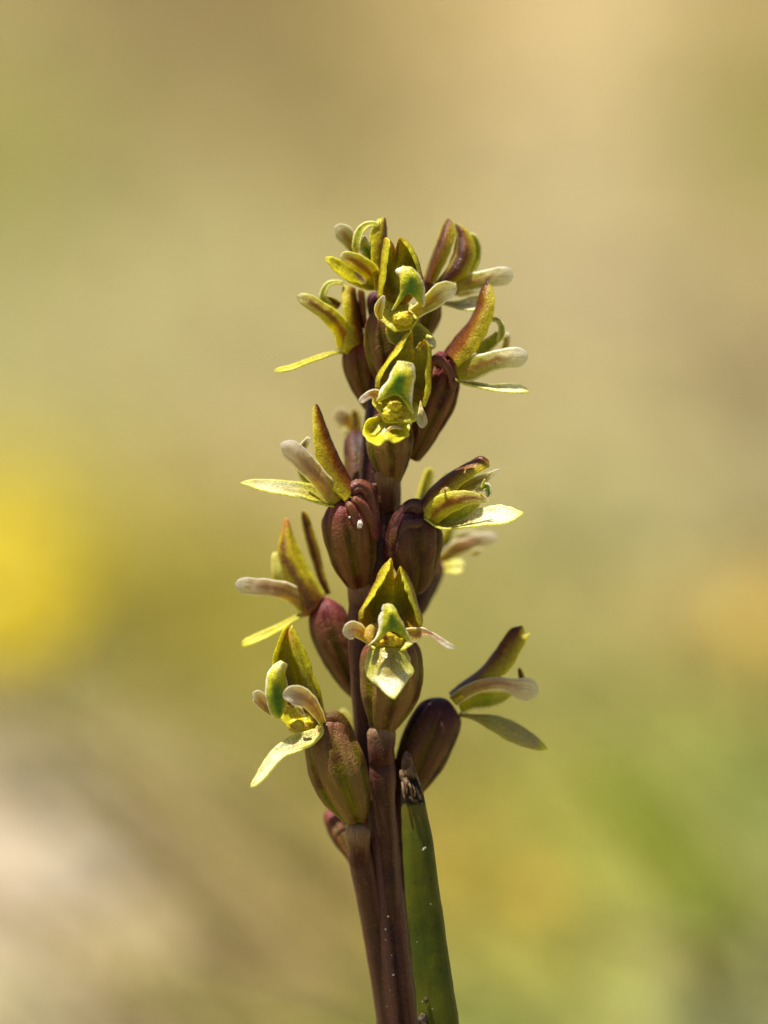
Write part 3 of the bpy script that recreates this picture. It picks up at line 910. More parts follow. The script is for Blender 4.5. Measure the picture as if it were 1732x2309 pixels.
# ---- flower low in the middle, facing the lens
def flower_low_front():
    f = Fr(740, 1240, 5.184, 0.0); t = fl(f, 735, 1100, 2)
    tube("ovary", f, [(640, 2200, 3.2, 190), (645, 2080, 2.9, 330), (670, 1950, 2.6, 470), (705, 1780, 2.5, 640), (735, 1600, 2.5, 720), (745, 1400, 2.5, 745), (735, 1200, 2.4, 720), (725, 1060, 2.4, 560), (720, 960, 2.6, 320)],
         M['ovary_green'], t, n=60, ribs=6, depth=0.16, na=72, sharp=0.55, phase=0.5, seed=3, round_ends=(0.0, 0.1))
    bract(Fr(500, 1130, 1.0), [(360, 508, 3.0, 70), (360, 528, 2.7, 72), (360, 560, 2.6, 64)], t, 1)
    loft("joined_sepals", f, [
        [(405, 800, -0.1), (425, 705, -0.7), (560, 500, -1.0), (690, 285, -0.8), (744, 112, -0.3)],
        [(362, 830, 0.4), (372, 725, 0.4), (450, 590, 0.3), (545, 400, 0.2), (620, 235, 0.1), (738, 98, -0.3)],
        [(480, 960, 1.3), (540, 700, 1.7), (620, 480, 1.5), (705, 270, 0.7), (756, 150, 0.1)],
        [(710, 1060, 1.8), (740, 700, 2.2), (765, 480, 1.8), (772, 318, 1.1)],
        [(920, 960, 1.3), (900, 700, 1.7), (865, 480, 1.4), (832, 330, 0.7), (826, 215, 0.1)],
        [(1078, 895, 0.4), (1085, 800, 0.4), (1040, 640, 0.3), (990, 460, 0.2), (920, 290, 0.1), (838, 188, -0.3)],
        [(1048, 880, -0.1), (1015, 740, -0.7), (940, 545, -1.0), (880, 385, -0.8), (834, 198, -0.3)]],
        M['hood'], t, nu=60, nv=49, seed=1, wob=0.00006)
    loft("labellum", f, [
        [(650, 640, -1.6), (616, 690, -1.7), (626, 720, -1.6), (596, 790, -1.5), (590, 920, -1.5), (545, 1030, -1.6), (468, 1118, -1.7)],
        [(670, 640, -1.9), (690, 760, -2.1), (680, 860, -2.1), (640, 960, -1.9), (590, 1050, -1.7)],
        [(700, 640, -1.9), (735, 740, -2.3), (745, 840, -2.2), (742, 945, -1.7)],
        [(730, 650, -1.9), (790, 760, -2.1), (830, 860, -2.1), (880, 960, -1.8), (930, 1060, -1.6)],
        [(755, 665, -1.6), (795, 705, -1.7), (850, 810, -1.5), (900, 930, -1.5), (950, 1010, -1.5), (990, 1090, -1.6)]],
        M['lip'], t, nu=46, nv=37, seed=2, th=0.0003, wob=0.00009)
    blade("lip_lobe", f, [(600, 880, -0.4, 60), (520, 920, -0.8, 130), (480, 1000, -1.1, 130), (490, 1095, -1.2, 60)], M['amber'], t, cup=-0.9, seed=4, endr=0.3)
    lump("column", f, 700, 1075, 0.0, 330, 190, 1.6, M['anther'], t, seed=5, amp=0.2)
    lump("pollinia", f, 705, 1010, -0.9, 150, 90, 0.8, M['anther'], t, seed=9, amp=0.35)
    loft("flower_cup", f, [[(420, 940, 1.2), (380, 1010, 0.4), (480, 1120, -0.2), (560, 1185, -0.4)],
                           [(600, 1000, 1.2), (600, 1110, 0.2), (640, 1190, -0.6)],
                           [(800, 1000, 1.2), (800, 1110, 0.2), (790, 1195, -0.6)],
                           [(960, 940, 1.2), (1060, 960, 0.5), (1000, 1090, -0.2), (890, 1180, -0.4)]], M['sepal_green'], t, seed=6)
    blade("petal", f, [(470, 1060, 0.2, 90), (385, 970, -0.3, 160), (310, 930, -0.9, 200), (235, 945, -1.2, 240), (170, 965, -1.4, 200)], M['petal_pink'], t, cup=0.35, seed=7, endr=0.35, roll=10, th=0.00014, wob=0.00012)
    blade("petal", f, [(900, 1010, 0.1, 180), (1010, 990, -0.2, 190), (1100, 965, -0.5, 120), (1200, 985, -0.8, 66), (1300, 1050, -1.0, 80), (1390, 1110, -1.3, 76), (1482, 1145, -1.5, 66)],
          M['petal_pink'], t, cup=0.45, seed=8, roll=0, th=0.00014, wob=0.00012)
    loft("dorsal_sepal", f, [
        [(490, 1130, 0.2), (432, 1330, -0.1), (470, 1500, -0.9), (580, 1600, -1.6), (680, 1690, -2.7), (755, 1738, -3.3)],
        [(560, 1140, -0.3), (540, 1330, -0.8), (570, 1500, -1.4), (650, 1620, -2.2), (720, 1690, -2.8), (762, 1738, -3.3)],
        [(700, 1150, -0.7), (705, 1330, -1.4), (720, 1500, -1.7), (740, 1620, -2.3), (755, 1690, -2.9), (768, 1740, -3.3)],
        [(830, 1140, -0.3), (860, 1330, -0.8), (860, 1480, -1.4), (820, 1620, -2.2), (795, 1690, -2.8), (774, 1738, -3.3)],
        [(905, 1130, 0.2), (985, 1350, -0.2), (994, 1445, -0.7), (905, 1570, -1.6), (830, 1680, -2.7), (780, 1736, -3.3)]],
        M['sepal_pale'], t, nu=50, nv=37, seed=10, wob=0.00007)

# ---- flower above it, in the middle, facing the lens
def flower_mid_front():
    f = Fr(740, 730, 5.53, 0.2); t = fl(f, 800, 1100, 2)
    tube("ovary", f, [(790, 1990, 3.6, 220), (790, 1880, 3.2, 330), (785, 1760, 2.9, 460), (775, 1600, 2.8, 560), (770, 1430, 2.8, 590), (780, 1250, 2.8, 520), (800, 1100, 2.8, 330)],
         M['ovary_green'], t, n=54, ribs=6, depth=0.18, na=72, sharp=0.5, phase=0.2, seed=13, round_ends=(0.0, 0.1))
    bract(SRC, [(874, 1054, 3.6, 60), (874, 1074, 3.4, 66), (874, 1105, 3.5, 50)], t, 2)
    loft("joined_sepals", f, [
        [(640, 790, 0.0), (655, 680, -0.7), (760, 500, -1.0), (900, 330, -0.8), (1040, 100, -0.3)],
        [(598, 800, 0.4), (620, 660, 0.4), (740, 470, 0.3), (860, 280, 0.1), (960, 160, 0.0), (1042, 84, -0.3)],
        [(720, 900, 1.1), (780, 700, 1.3), (860, 520, 0.8), (1000, 300, 0.2), (1055, 130, -0.2)],
        [(920, 1020, 1.6), (960, 740, 1.6), (1040, 500, 0.8), (1072, 380, 0.3), (1078, 300, 0.1)],
        [(1090, 1050, 1.1), (1130, 760, 1.3), (1150, 520, 0.7), (1128, 360, 0.2), (1125, 275, 0.1), (1180, 205, -0.1)],
        [(1195, 1035, 0.4), (1262, 850, 0.4), (1278, 600, 0.3), (1275, 420, 0.1), (1268, 300, 0.0), (1205, 200, -0.3)],
        [(1165, 1010, -0.1), (1205, 850, -0.7), (1215, 620, -0.9), (1235, 420, -0.7), (1240, 300, -0.5), (1215, 215, -0.3)]],
        M['hood'], t, nu=60, nv=49, seed=11, wob=0.00006)
    loft("labellum", f, [
        [(870, 478, -1.5), (800, 590, -1.6), (740, 700, -1.6), (670, 790, -1.6), (608, 965, -1.8)],
        [(895, 470, -1.9), (850, 640, -2.1), (790, 760, -2.1), (720, 860, -1.9), (630, 965, -1.8)],
        [(930, 475, -2.0), (910, 640, -2.4), (880, 760, -2.2), (860, 890, -1.7)],
        [(1010, 490, -1.9), (1010, 640, -2.2), (980, 760, -2.1), (950, 900, -1.8), (1000, 1000, -1.6), (1045, 1110, -1.6)],
        [(1060, 510, -1.5), (1092, 570, -1.6), (1075, 700, -1.6), (1062, 830, -1.5), (1048, 970, -1.5), (1060, 1115, -1.6)]],
        M['lip'], t, nu=46, nv=37, seed=12, th=0.0003, wob=0.00009)
    lump("column", f, 800, 1130, 0.0, 300, 210, 1.6, M['anther'], t, seed=15, amp=0.3)
    lump("pollinia", f, 830, 1020, -1.0, 170, 110, 0.9, M['anther'], t, seed=19, amp=0.35)
    loft("flower_cup", f, [[(650, 800, 1.0), (540, 950, 0.3), (620, 1090, -0.2), (700, 1230, -0.4)],
                           [(780, 900, 1.2), (740, 1050, 0.2), (760, 1240, -0.5)],
                           [(960, 950, 1.2), (930, 1080, 0.2), (900, 1240, -0.5)],
                           [(1160, 990, 1.0), (1120, 1110, 0.2), (1090, 1210, -0.2), (980, 1240, -0.4)]], M['sepal_green'], t, seed=16)
    blade("petal", f, [(640, 930, 0.1, 230), (560, 880, -0.5, 150), (480, 910, -0.9, 100), (392, 985, -1.2, 80)], M['petal_pink'], t, cup=0.40, seed=17, roll=0, th=0.00014, wob=0.00012)
    blade("petal", f, [(1153, 965, -0.4, 14), (1156, 1060, -0.8, 60), (1170, 1170, -1.2, 124), (1172, 1240, -1.3, 130), (1165, 1300, -1.3, 110)], M['petal'], t, cup=0.40, seed=18, endr=0.3, th=0.00014, wob=0.00012)
    loft("dorsal_sepal", f, [
        [(640, 1150, 0.0), (500, 1195, -0.4), (424, 1330, -1.0), (470, 1430, -1.9), (560, 1500, -2.7), (640, 1524, -3.0)],
        [(690, 1170, 0.3), (590, 1240, 0.2), (540, 1340, 0.0), (560, 1430, -0.9), (600, 1480, -2.0), (660, 1510, -2.8)],
        [(760, 1200, 0.3), (720, 1290, -0.2), (680, 1370, -0.6), (690, 1420, -1.1), (710, 1400, -2.4), (730, 1455, -3.0)],
        [(850, 1200, 0.3), (870, 1270, 0.1), (880, 1350, -0.1), (850, 1410, -1.0), (820, 1440, -2.2), (790, 1475, -2.8)],
        [(970, 1190, 0.0), (1022, 1280, -0.5), (1000, 1380, -1.2), (940, 1440, -2.0), (870, 1470, -2.6), (820, 1478, -2.9)]],
        M['sepal_green'], t, nu=50, nv=37, seed=20, wob=0.00008)
    blade("labellum_tip", f, [(712, 1345, -0.9, 16), (780, 1300, -1.2, 34), (850, 1292, -1.3, 30), (930, 1318, -1.2, 14)], M['petal_pink'], t, seed=21, cup=0.5)

# ---- topmost of the front row
def flower_top_front():
    f = Fr(620, 470, 4.366, 0.8); t = fl(f, 1260, 1100, 2)
    tube("ovary", f, [(1180, 1760, 4.0, 160), (1120, 1600, 3.2, 330), (1080, 1430, 2.8, 380), (1050, 1260, 2.6, 370), (1060, 1120, 2.4, 310), (1110, 1010, 2.2, 200)],
         M['ovary_green'], t, n=50, ribs=6, depth=0.14, na=64, seed=23, round_ends=(0.0, 0.14))
    loft("joined_sepals", f, [
        [(1060, 860, -0.3), (1100, 600, -0.8), (1130, 340, -0.7), (1112, 295, -0.3)],
        [(1012, 880, 0.3), (1038, 620, 0.3), (1070, 400, 0.2), (1080, 310, 0.0), (1104, 286, -0.3)],
        [(1100, 930, 1.2), (1120, 650, 1.5), (1160, 420, 0.9), (1150, 330, 0.3)],
        [(1220, 1000, 1.6), (1210, 780, 1.8), (1206, 600, 1.3), (1202, 470, 0.9)],
        [(1330, 900, 1.2), (1310, 680, 1.4), (1270, 460, 0.9), (1205, 380, 0.5), (1222, 300, 0.1)],
        [(1448, 720, 0.3), (1430, 600, 0.2), (1380, 450, 0.1), (1300, 330, 0.0), (1232, 284, -0.3)],
        [(1420, 760, -0.5), (1395, 600, -0.5), (1340, 450, -0.5), (1280, 360, -0.4), (1226, 296, -0.3)]],
        M['hood'], t, nu=56, nv=49, seed=22, wob=0.00006)
    loft("labellum", f, [
        [(1250, 580, -1.3), (1190, 615, -1.5), (1235, 680, -1.5), (1240, 800, -1.5), (1200, 920, -1.5), (1148, 1008, -1.6)],
        [(1290, 575, -1.9), (1262, 680, -2.1), (1262, 800, -2.0), (1230, 890, -1.8), (1180, 975, -1.7)],
        [(1320, 580, -2.0), (1340, 680, -2.3), (1335, 780, -2.1), (1312, 838, -1.8)],
        [(1340, 590, -1.9), (1400, 700, -2.1), (1420, 800, -2.0), (1420, 880, -1.8), (1440, 960, -1.6)],
        [(1345, 585, -1.5), (1425, 670, -1.5), (1468, 780, -1.5), (1482, 900, -1.5), (1472, 968, -1.6)]],
        M['lip'], t, nu=44, nv=37, seed=24, th=0.0003, wob=0.00009)
    lump("column", f, 1260, 1085, 0.0, 210, 160, 1.5, M['anther'], t, seed=25, amp=0.3)
    lump("pollinia", f, 1240, 1090, -0.9, 130, 90, 0.8, M['anther'], t, seed=29, amp=0.35)
    loft("flower_cup", f, [[(1080, 900, 0.9), (1010, 1050, 0.3), (1090, 1150, -0.1), (1180, 1220, -0.3)],
                           [(1200, 950, 1.1), (1180, 1080, 0.3), (1220, 1210, -0.3)],
                           [(1330, 950, 1.1), (1340, 1080, 0.3), (1310, 1200, -0.3)],
                           [(1430, 930, 0.9), (1430, 1040, 0.4), (1390, 1130, -0.1), (1350, 1190, -0.3)]], M['sepal_green'], t, seed=26)
    blade("petal", f, [(1040, 1090, -0.1, 50), (1022, 1010, -0.5, 90), (1040, 940, -0.9, 90), (1078, 858, -1.1, 40)], M['petal'], t, cup=0.35, seed=27, th=0.00014, wob=0.00012)
    blade("petal", f, [(1370, 1030, 0.0, 130), (1440, 980, -0.3, 150), (1550, 900, -0.6, 190), (1650, 820, -0.9, 205), (1740, 795, -1.1, 190), (1790, 790, -1.2, 150)], M['petal'], t, cup=0.40, seed=28, endr=0.2, roll=-15, th=0.00014, wob=0.00012)
    loft("dorsal_sepal", f, [
        [(1100, 1110, 0.8), (1090, 1200, 0.9), (1120, 1300, 1.0), (1220, 1370, 0.9), (1330, 1420, 0.9), (1450, 1440, 0.9)],
        [(1200, 1150, 0.8), (1220, 1250, 1.0), (1270, 1330, 1.1), (1350, 1370, 1.1), (1430, 1400, 1.0), (1500, 1400, 0.9)],
        [(1300, 1150, 0.8), (1350, 1230, 1.0), (1400, 1290, 1.1), (1450, 1320, 1.1), (1500, 1340, 1.0), (1540, 1370, 0.8)],
        [(1390, 1110, 0.8), (1480, 1170, 0.9), (1540, 1240, 1.0), (1580, 1320, 1.0), (1582, 1360, 0.9), (1545, 1392, 0.8)]],
        M['sepal_olive2'], t, nu=44, nv=33, seed=30, wob=0.00008)
    blade("dorsal_sepal_tip", f, [(1500, 1250, 0.5, 30), (1530, 1300, 0.1, 90), (1555, 1350, -0.1, 80), (1560, 1385, -0.1, 40)], M['sepal_pale'], t, cup=0.6, seed=31, endr=0.3)

# ---- top left, turned to the left
def flower_top_left():
    f = Fr(620, 470, 4.366, 3.2); t = fl(f, 1000, 780, 1)
    tube("ovary", f, [(1120, 1300, 3.0, 100), (1060, 1150, 2.4, 180), (1000, 960, 2.0, 200), (985, 820, 1.6, 150)], M['ovary_dark'], t, n=40, ribs=6, depth=0.12, seed=33)
    loft("joined_sepals", f, [
        [(1000, 800, 2.2), (975, 600, 2.2), (990, 350, 1.6), (1020, 200, 1.0), (1062, 92, 0.2)],
        [(1060, 800, 1.2), (1075, 600, 1.0), (1092, 400, 0.8), (1094, 240, 0.6), (1086, 95, 0.2)],
        [(1030, 820, -0.2), (1040, 600, -0.5), (1052, 400, -0.4), (1060, 240, -0.2), (1072, 88, 0.2)],
        [(980, 800, -0.8), (955, 600, -1.0), (945, 330, -0.8), (975, 180, -0.4), (1058, 90, 0.2)]],
        M['hood_side'], t, seed=34)
    blade("joined_sepals", f, [(960, 600, 0.3, 60), (965, 400, 0.3, 90), (985, 230, 0.3, 80), (1040, 100, 0.3, 50)], M['sepal_green'], t, cup=0.6, seed=44)
    blade("labellum", f, [(1020, 168, -0.3, 40), (960, 155, -0.5, 60), (890, 175, -0.6, 80), (835, 240, -0.7, 96), (810, 340, -0.7, 100), (800, 430, -0.5, 80)], M['lip_side'], t, cup=0.9, seed=35, roll=-20)
    blade("labellum_callus", f, [(880, 270, -0.3, 30), (880, 350, -0.4, 110), (920, 430, -0.3, 150), (980, 520, 0.0, 130)], M['lip'], t, cup=0.6, seed=36)
    blade("petal", f, [(790, 450, 0.3, 70), (750, 350, 0.3, 150), (690, 260, 0.2, 190), (630, 210, 0.1, 170), (580, 190, 0.1, 120)], M['petal'], t, cup=0.30, seed=37, endr=0.3, th=0.00014, wob=0.00012)
    blade("petal", f, [(1010, 740, -0.5, 160), (920, 620, -1.1, 190), (820, 540, -1.5, 170), (730, 490, -1.8, 130), (640, 470, -1.9, 100)], M['petal_green'], t, cup=-0.40, seed=38, roll=15, th=0.00014, wob=0.00012)
    blade("dorsal_sepal", f, [(980, 770, 0.0, 90), (880, 740, -0.5, 160), (760, 680, -0.9, 180), (620, 590, -1.2, 150), (540, 520, -1.4, 100), (485, 488, -1.5, 60)], M['sepal_green'], t, cup=0.8, seed=39, roll=-35)
    blade("labellum_tip", f, [(780, 630, -1.5, 30), (840, 680, -1.5, 50), (900, 740, -1.4, 30)], M['petal_pink'], t, seed=40)

# ---- upper left, arching petal and thin yellow sepal
def flower_upper_left():
    f = Fr(600, 470, 2.676, 4.2); t = fl(f, 520, 780, 1)
    tube("ovary", f, [(640, 1230, 1.6, 60), (610, 1140, 1.4, 120), (575, 1020, 1.2, 185), (560, 900, 1.0, 205), (565, 810, 0.9, 150), (560, 760, 1.2, 90)], M['ovary'], t, n=50, ribs=6, depth=0.13, na=64, seed=43, round_ends=(0.0, 0.12))
    loft("joined_sepals", f, [
        [(500, 780, 2.0), (485, 640, 1.8), (475, 540, 1.4), (470, 462, 0.8)],
        [(590, 790, 1.0), (572, 690, 0.8), (548, 580, 0.7), (535, 480, 0.6)],
        [(560, 820, -0.4), (530, 700, -0.6), (515, 580, -0.5), (510, 470, 0.0)],
        [(470, 860, -0.8), (478, 740, -0.9), (462, 600, -0.8), (458, 458, 0.0)]],
        M['hood_side'], t, seed=45)
    loft("joined_sepals", f, [[(600, 750, 0.8), (565, 650, 0.8), (555, 570, 0.8), (553, 490, 0.8)],
                              [(606, 740, 0.4), (588, 640, 0.3), (578, 560, 0.3), (572, 488, 0.4)],
                              [(612, 740, 0.9), (606, 650, 0.8), (602, 570, 0.8), (590, 492, 0.8)]], M['hood_side'], t, seed=46, nv=15)
    blade("labellum", f, [(462, 452, -0.2, 30), (420, 447, -0.4, 34), (375, 460, -0.5, 40), (348, 505, -0.5, 42), (350, 548, -0.4, 50), (400, 580, -0.1, 30)], M['lip_side'], t, cup=0.9, seed=47, roll=-20)
    blade("labellum_callus", f, [(340, 545, -0.2, 30), (385, 555, -0.2, 50), (445, 590, 0.1, 60)], M['hood_side'], t, seed=57, cup=0.5)
    blade("petal", f, [(490, 840, -0.4, 130), (460, 740, -1.0, 120), (400, 660, -1.5, 110), (320, 600, -1.8, 96), (240, 550, -1.9, 84), (184, 530, -1.9, 70)], M['petal_green'], t, cup=-0.45, seed=48, endr=0.12, th=0.00014, wob=0.00012)
    loft("flower_cup", f, [[(440, 700, 1.0), (430, 780, 0.6), (450, 860, 0.4)], [(490, 730, -0.6), (480, 800, -0.7), (470, 870, -0.3)], [(560, 780, 0.2), (540, 820, 0.0), (490, 880, 0.2)]], M['sepal_green'], t, seed=58)
    blade("dorsal_sepal", f, [(462, 868, 0.2, 14), (410, 872, 0.0, 22), (330, 898, -0.3, 34), (240, 930, -0.6, 34), (150, 965, -0.9, 38), (48, 985, -1.2, 36)], M['sepal_green'], t, cup=0.9, seed=49, roll=-40)

# ---- top right, seen from behind its hood
def flower_top_right():
    f = Fr(900, 470, 4.916, 4.6); t = fl(f, 480, 850, 1)
    tube("ovary", f, [(150, 1480, 3.0, 120), (260, 1350, 2.2, 240), (330, 1180, 1.6, 290), (330, 1020, 1.2, 260), (310, 880, 0.8, 200), (330, 790, 0.6, 150), (400, 780, 0.5, 110)], M['ovary_green'], t, n=46, ribs=6, depth=0.13, seed=53, round_ends=(0, 0.14))
    loft("joined_sepals", f, [
        [(265, 790, 0.8), (340, 560, 0.8), (420, 350, 0.6), (480, 190, 0.4), (535, 100, 0.2)],
        [(330, 830, -0.5), (400, 600, -0.9), (470, 400, -0.8), (520, 240, -0.5), (560, 118, 0.0)],
        [(400, 820, -0.7), (510, 620, -0.9), (590, 420, -0.7), (620, 280, -0.4), (598, 150, 0.0)]],
        M['hood_side'], t, seed=54)
    loft("joined_sepals", f, [
        [(390, 830, -0.6), (540, 640, -0.7), (610, 440, -0.3), (630, 280, 0.0), (606, 150, 0.2)],
        [(470, 840, -0.9), (640, 680, -1.2), (720, 500, -1.0), (720, 320, -0.5), (640, 180, 0.0)],
        [(560, 840, -0.5), (720, 760, -0.8), (820, 620, -0.6), (850, 430, -0.3), (760, 250, 0.0), (650, 160, 0.2)]],
        M['hood_side'], t, seed=55)
    blade("labellum", f, [(780, 740, 0.8, 90), (850, 600, 0.8, 100), (870, 450, 0.7, 90), (830, 330, 0.6, 90), (790, 270, 0.5, 50)], M['lip_side'], t, cup=0.8, seed=56)
    blade("petal", f, [(640, 860, -0.4, 160), (800, 810, -0.8, 190), (950, 780, -1.1, 200), (1100, 755, -1.4, 215), (1200, 745, -1.5, 210), (1268, 740, -1.5, 180)], M['petal'], t, cup=-0.35, seed=59, endr=0.15, th=0.00014, wob=0.00012)
    blade("petal", f, [(600, 900, 1.4, 120), (700, 920, 1.4, 120), (800, 900, 1.5, 110), (900, 890, 1.6, 90)], M['petal'], t, cup=-0.25, seed=60, th=0.00014, wob=0.00012)
    blade("dorsal_sepal", f, [(470, 1045, 0.4, 30), (600, 1070, 0.1, 80), (720, 1085, -0.2, 150), (830, 1080, -0.4, 180), (930, 1060, -0.6, 150), (1000, 1040, -0.7, 80)], M['sepal_pale'], t, cup=0.7, seed=61, roll=46)

# ---- upper right, sickle hood
def flower_upper_right():
    f = Fr(900, 470, 4.916, 3.2); t = fl(f, 600, 1750, 1)
    A = Fr(600, 470, 2.676, 3.2)
    tube("ovary", A, [(880, 1500, 1.6, 110), (925, 1410, 1.2, 160), (980, 1290, 1.0, 200), (1040, 1160, 0.9, 215), (1080, 1040, 0.8, 190), (1085, 950, 0.6, 150), (1060, 905, 0.4, 120), (1085, 880, 0.2, 70)],
         M['ovary'], t, n=60, ribs=7, depth=0.2, na=72, seed=63, round_ends=(0.0, 0.05))
    tube("pedicel", A, [(1130, 1100, -0.2, 50), (1110, 1000, -0.6, 50), (1060, 925, -0.8, 60), (1010, 920, -0.6, 60), (985, 980, -0.2, 50), (985, 1080, 0.2, 40)], M['neck'], t, n=40, ribs=3, depth=0.12, na=32, seed=64)
    loft("joined_sepals", f, [
        [(620, 1680, 1.8), (780, 1520, 2.0), (920, 1350, 1.8), (1010, 1150, 1.4), (1030, 1000, 0.9), (1010, 820, 0.3)],
        [(505, 1600, 0.7), (640, 1420, 0.8), (790, 1250, 0.7), (870, 1080, 0.5), (915, 920, 0.3), (985, 800, 0.1)],
        [(600, 1680, -0.6), (740, 1500, -0.9), (860, 1300, -0.9), (940, 1120, -0.7), (965, 960, -0.4), (1005, 820, 0.1)],
        [(650, 1760, -0.9), (830, 1600, -1.2), (960, 1400, -1.1), (1040, 1200, -0.9), (1062, 1020, -0.6), (1030, 860, 0.1)]],
        M['hood_side'], t, nu=56, nv=37, seed=65)
    blade("labellum", f, [(1035, 1235, 0.0, 60), (1085, 1240, 0.0, 60), (1130, 1300, 0.0, 70), (1130, 1400, 0.0, 80), (1090, 1480, 0.1, 60)], M['lip_side'], t, cup=0.8, seed=66, roll=20)
    blade("labellum_callus", f, [(1100, 1380, 0.4, 60), (1050, 1460, 0.4, 130), (960, 1530, 0.4, 160), (860, 1610, 0.5, 120)], M['lip_side'], t, cup=0.6, seed=67)
    blade("petal", f, [(1170, 1560, 2.0, 80), (1185, 1480, 2.0, 96), (1200, 1370, 2.0, 84)], M['petal'], t, seed=68, endr=0.3, th=0.00014, wob=0.00012)
    blade("petal", f, [(640, 1820, -0.5, 190), (760, 1790, -0.9, 270), (900, 1740, -1.3, 260), (1040, 1690, -1.6, 230), (1200, 1660, -1.9, 235), (1330, 1650, -2.0, 230), (1428, 1650, -2.0, 190)], M['petal'], t, cup=-0.40, seed=69, endr=0.13, th=0.00014, wob=0.00012)
    blade("dorsal_sepal", f, [(640, 1890, 0.0, 60), (760, 1940, -0.4, 60), (900, 1970, -0.8, 60), (1060, 2000, -1.2, 84), (1200, 2010, -1.5, 110), (1330, 2020, -1.7, 104), (1448, 2032, -1.8, 50)], M['sepal_pale'], t, cup=0.7, seed=70, roll=50)

# ---- left, above the fat brown capsule
def flower_mid_left():
    f = Fr(530, 890, 4.74, 2.2); t = fl(f, 1100, 1150, 1)
    tube("ovary", f, [(1340, 2080, 1.6, 200), (1310, 1960, 1.2, 330), (1275, 1800, 0.9, 470), (1240, 1600, 0.6, 560), (1215, 1420, 0.5, 580), (1200, 1280, 0.5, 530), (1180, 1180, 0.6, 400), (1180, 1120, 0.8, 250)],
         M['ovary'], t, n=60, ribs=6, depth=0.14, na=72, seed=73, round_ends=(0.0, 0.1))
    bract(SRC, [(812, 1312, 3.9, 56), (812, 1330, 3.7, 60), (812, 1362, 3.8, 54)], t, 3)
    tube("pedicel", f, [(1230, 1090, 0.2, 150), (1270, 1010, 0.1, 160), (1340, 985, 0.2, 170), (1420, 1050, 0.4, 170), (1450, 1200, 0.6, 170), (1470, 1400, 0.8, 170), (1480, 1600, 1.2, 120)], M['neck'], t, n=54, ribs=6, depth=0.15, na=40, seed=74)
    tube("pedicel", f, [(1250, 1100, -0.7, 80), (1300, 1140, -0.9, 100), (1370, 1200, -0.8, 110), (1430, 1330, -0.5, 110), (1490, 1560, 0.2, 70)], M['neck'], t, n=40, ribs=2, depth=0.1, na=30, seed=75)
    tube("pedicel", f, [(1190, 1160, -1.0, 60), (1225, 1190, -1.3, 90), (1265, 1260, -1.4, 90), (1300, 1400, -1.3, 60)], M['neck'], t, n=30, ribs=2, depth=0.1, na=30, seed=76)
    loft("joined_sepals", f, [
        [(1150, 1120, 1.8), (1000, 900, 1.8), (900, 650, 1.6), (860, 400, 1.0), (858, 130, 0.2)],
        [(1245, 940, 0.6), (1130, 730, 0.6), (1010, 460, 0.5), (930, 230, 0.3), (868, 98, 0.1)],
        [(1240, 1060, -0.6), (1090, 850, -0.8), (980, 600, -0.8), (900, 350, -0.5), (850, 110, 0.1)],
        [(1180, 1150, -1.0), (1010, 980, -1.1), (880, 730, -1.1), (836, 450, -0.8), (826, 160, 0.0)]],
        M['hood_side'], t, nu=56, nv=37, seed=77)
    blade("petal", f, [(1090, 1150, -0.6, 170), (980, 1000, -1.1, 210), (870, 860, -1.5, 210), (770, 750, -1.8, 220), (660, 640, -2.0, 230), (560, 560, -2.1, 210), (490, 520, -2.1, 150)], M['petal_pink'], t, cup=-0.40, seed=78, endr=0.15, th=0.00014, wob=0.00012)
    blade("labellum_tip", f, [(690, 600, -1.0, 90), (745, 530, -1.2, 84), (795, 455, -1.3, 50)], M['petal'], t, seed=79, cup=0.5)
    blade("labellum", f, [(980, 1080, 0.4, 90), (850, 980, 0.2, 110), (740, 880, 0.0, 100), (660, 755, -0.1, 50)], M['lip_side'], t, cup=0.8, seed=80)
    blade("dorsal_sepal", f, [(1070, 1160, 0.0, 130), (950, 1130, -0.3, 190), (800, 1080, -0.6, 190), (650, 1045, -0.9, 180), (480, 1020, -1.2, 170), (300, 990, -1.5, 140), (150, 955, -1.7, 80), (62, 938, -1.8, 30)],
          M['sepal_pale'], t, cup=0.8, seed=81, roll=-48)
    lump("pollen_grain", f, 1335, 1385, -1.75, 50, 76, 0.16, M['speck'], t, seed=82, amp=0.7)
    lump("pollen_grain", f, 1225, 1310, -1.95, 22, 22, 0.12, M['speck'], t, seed=83)

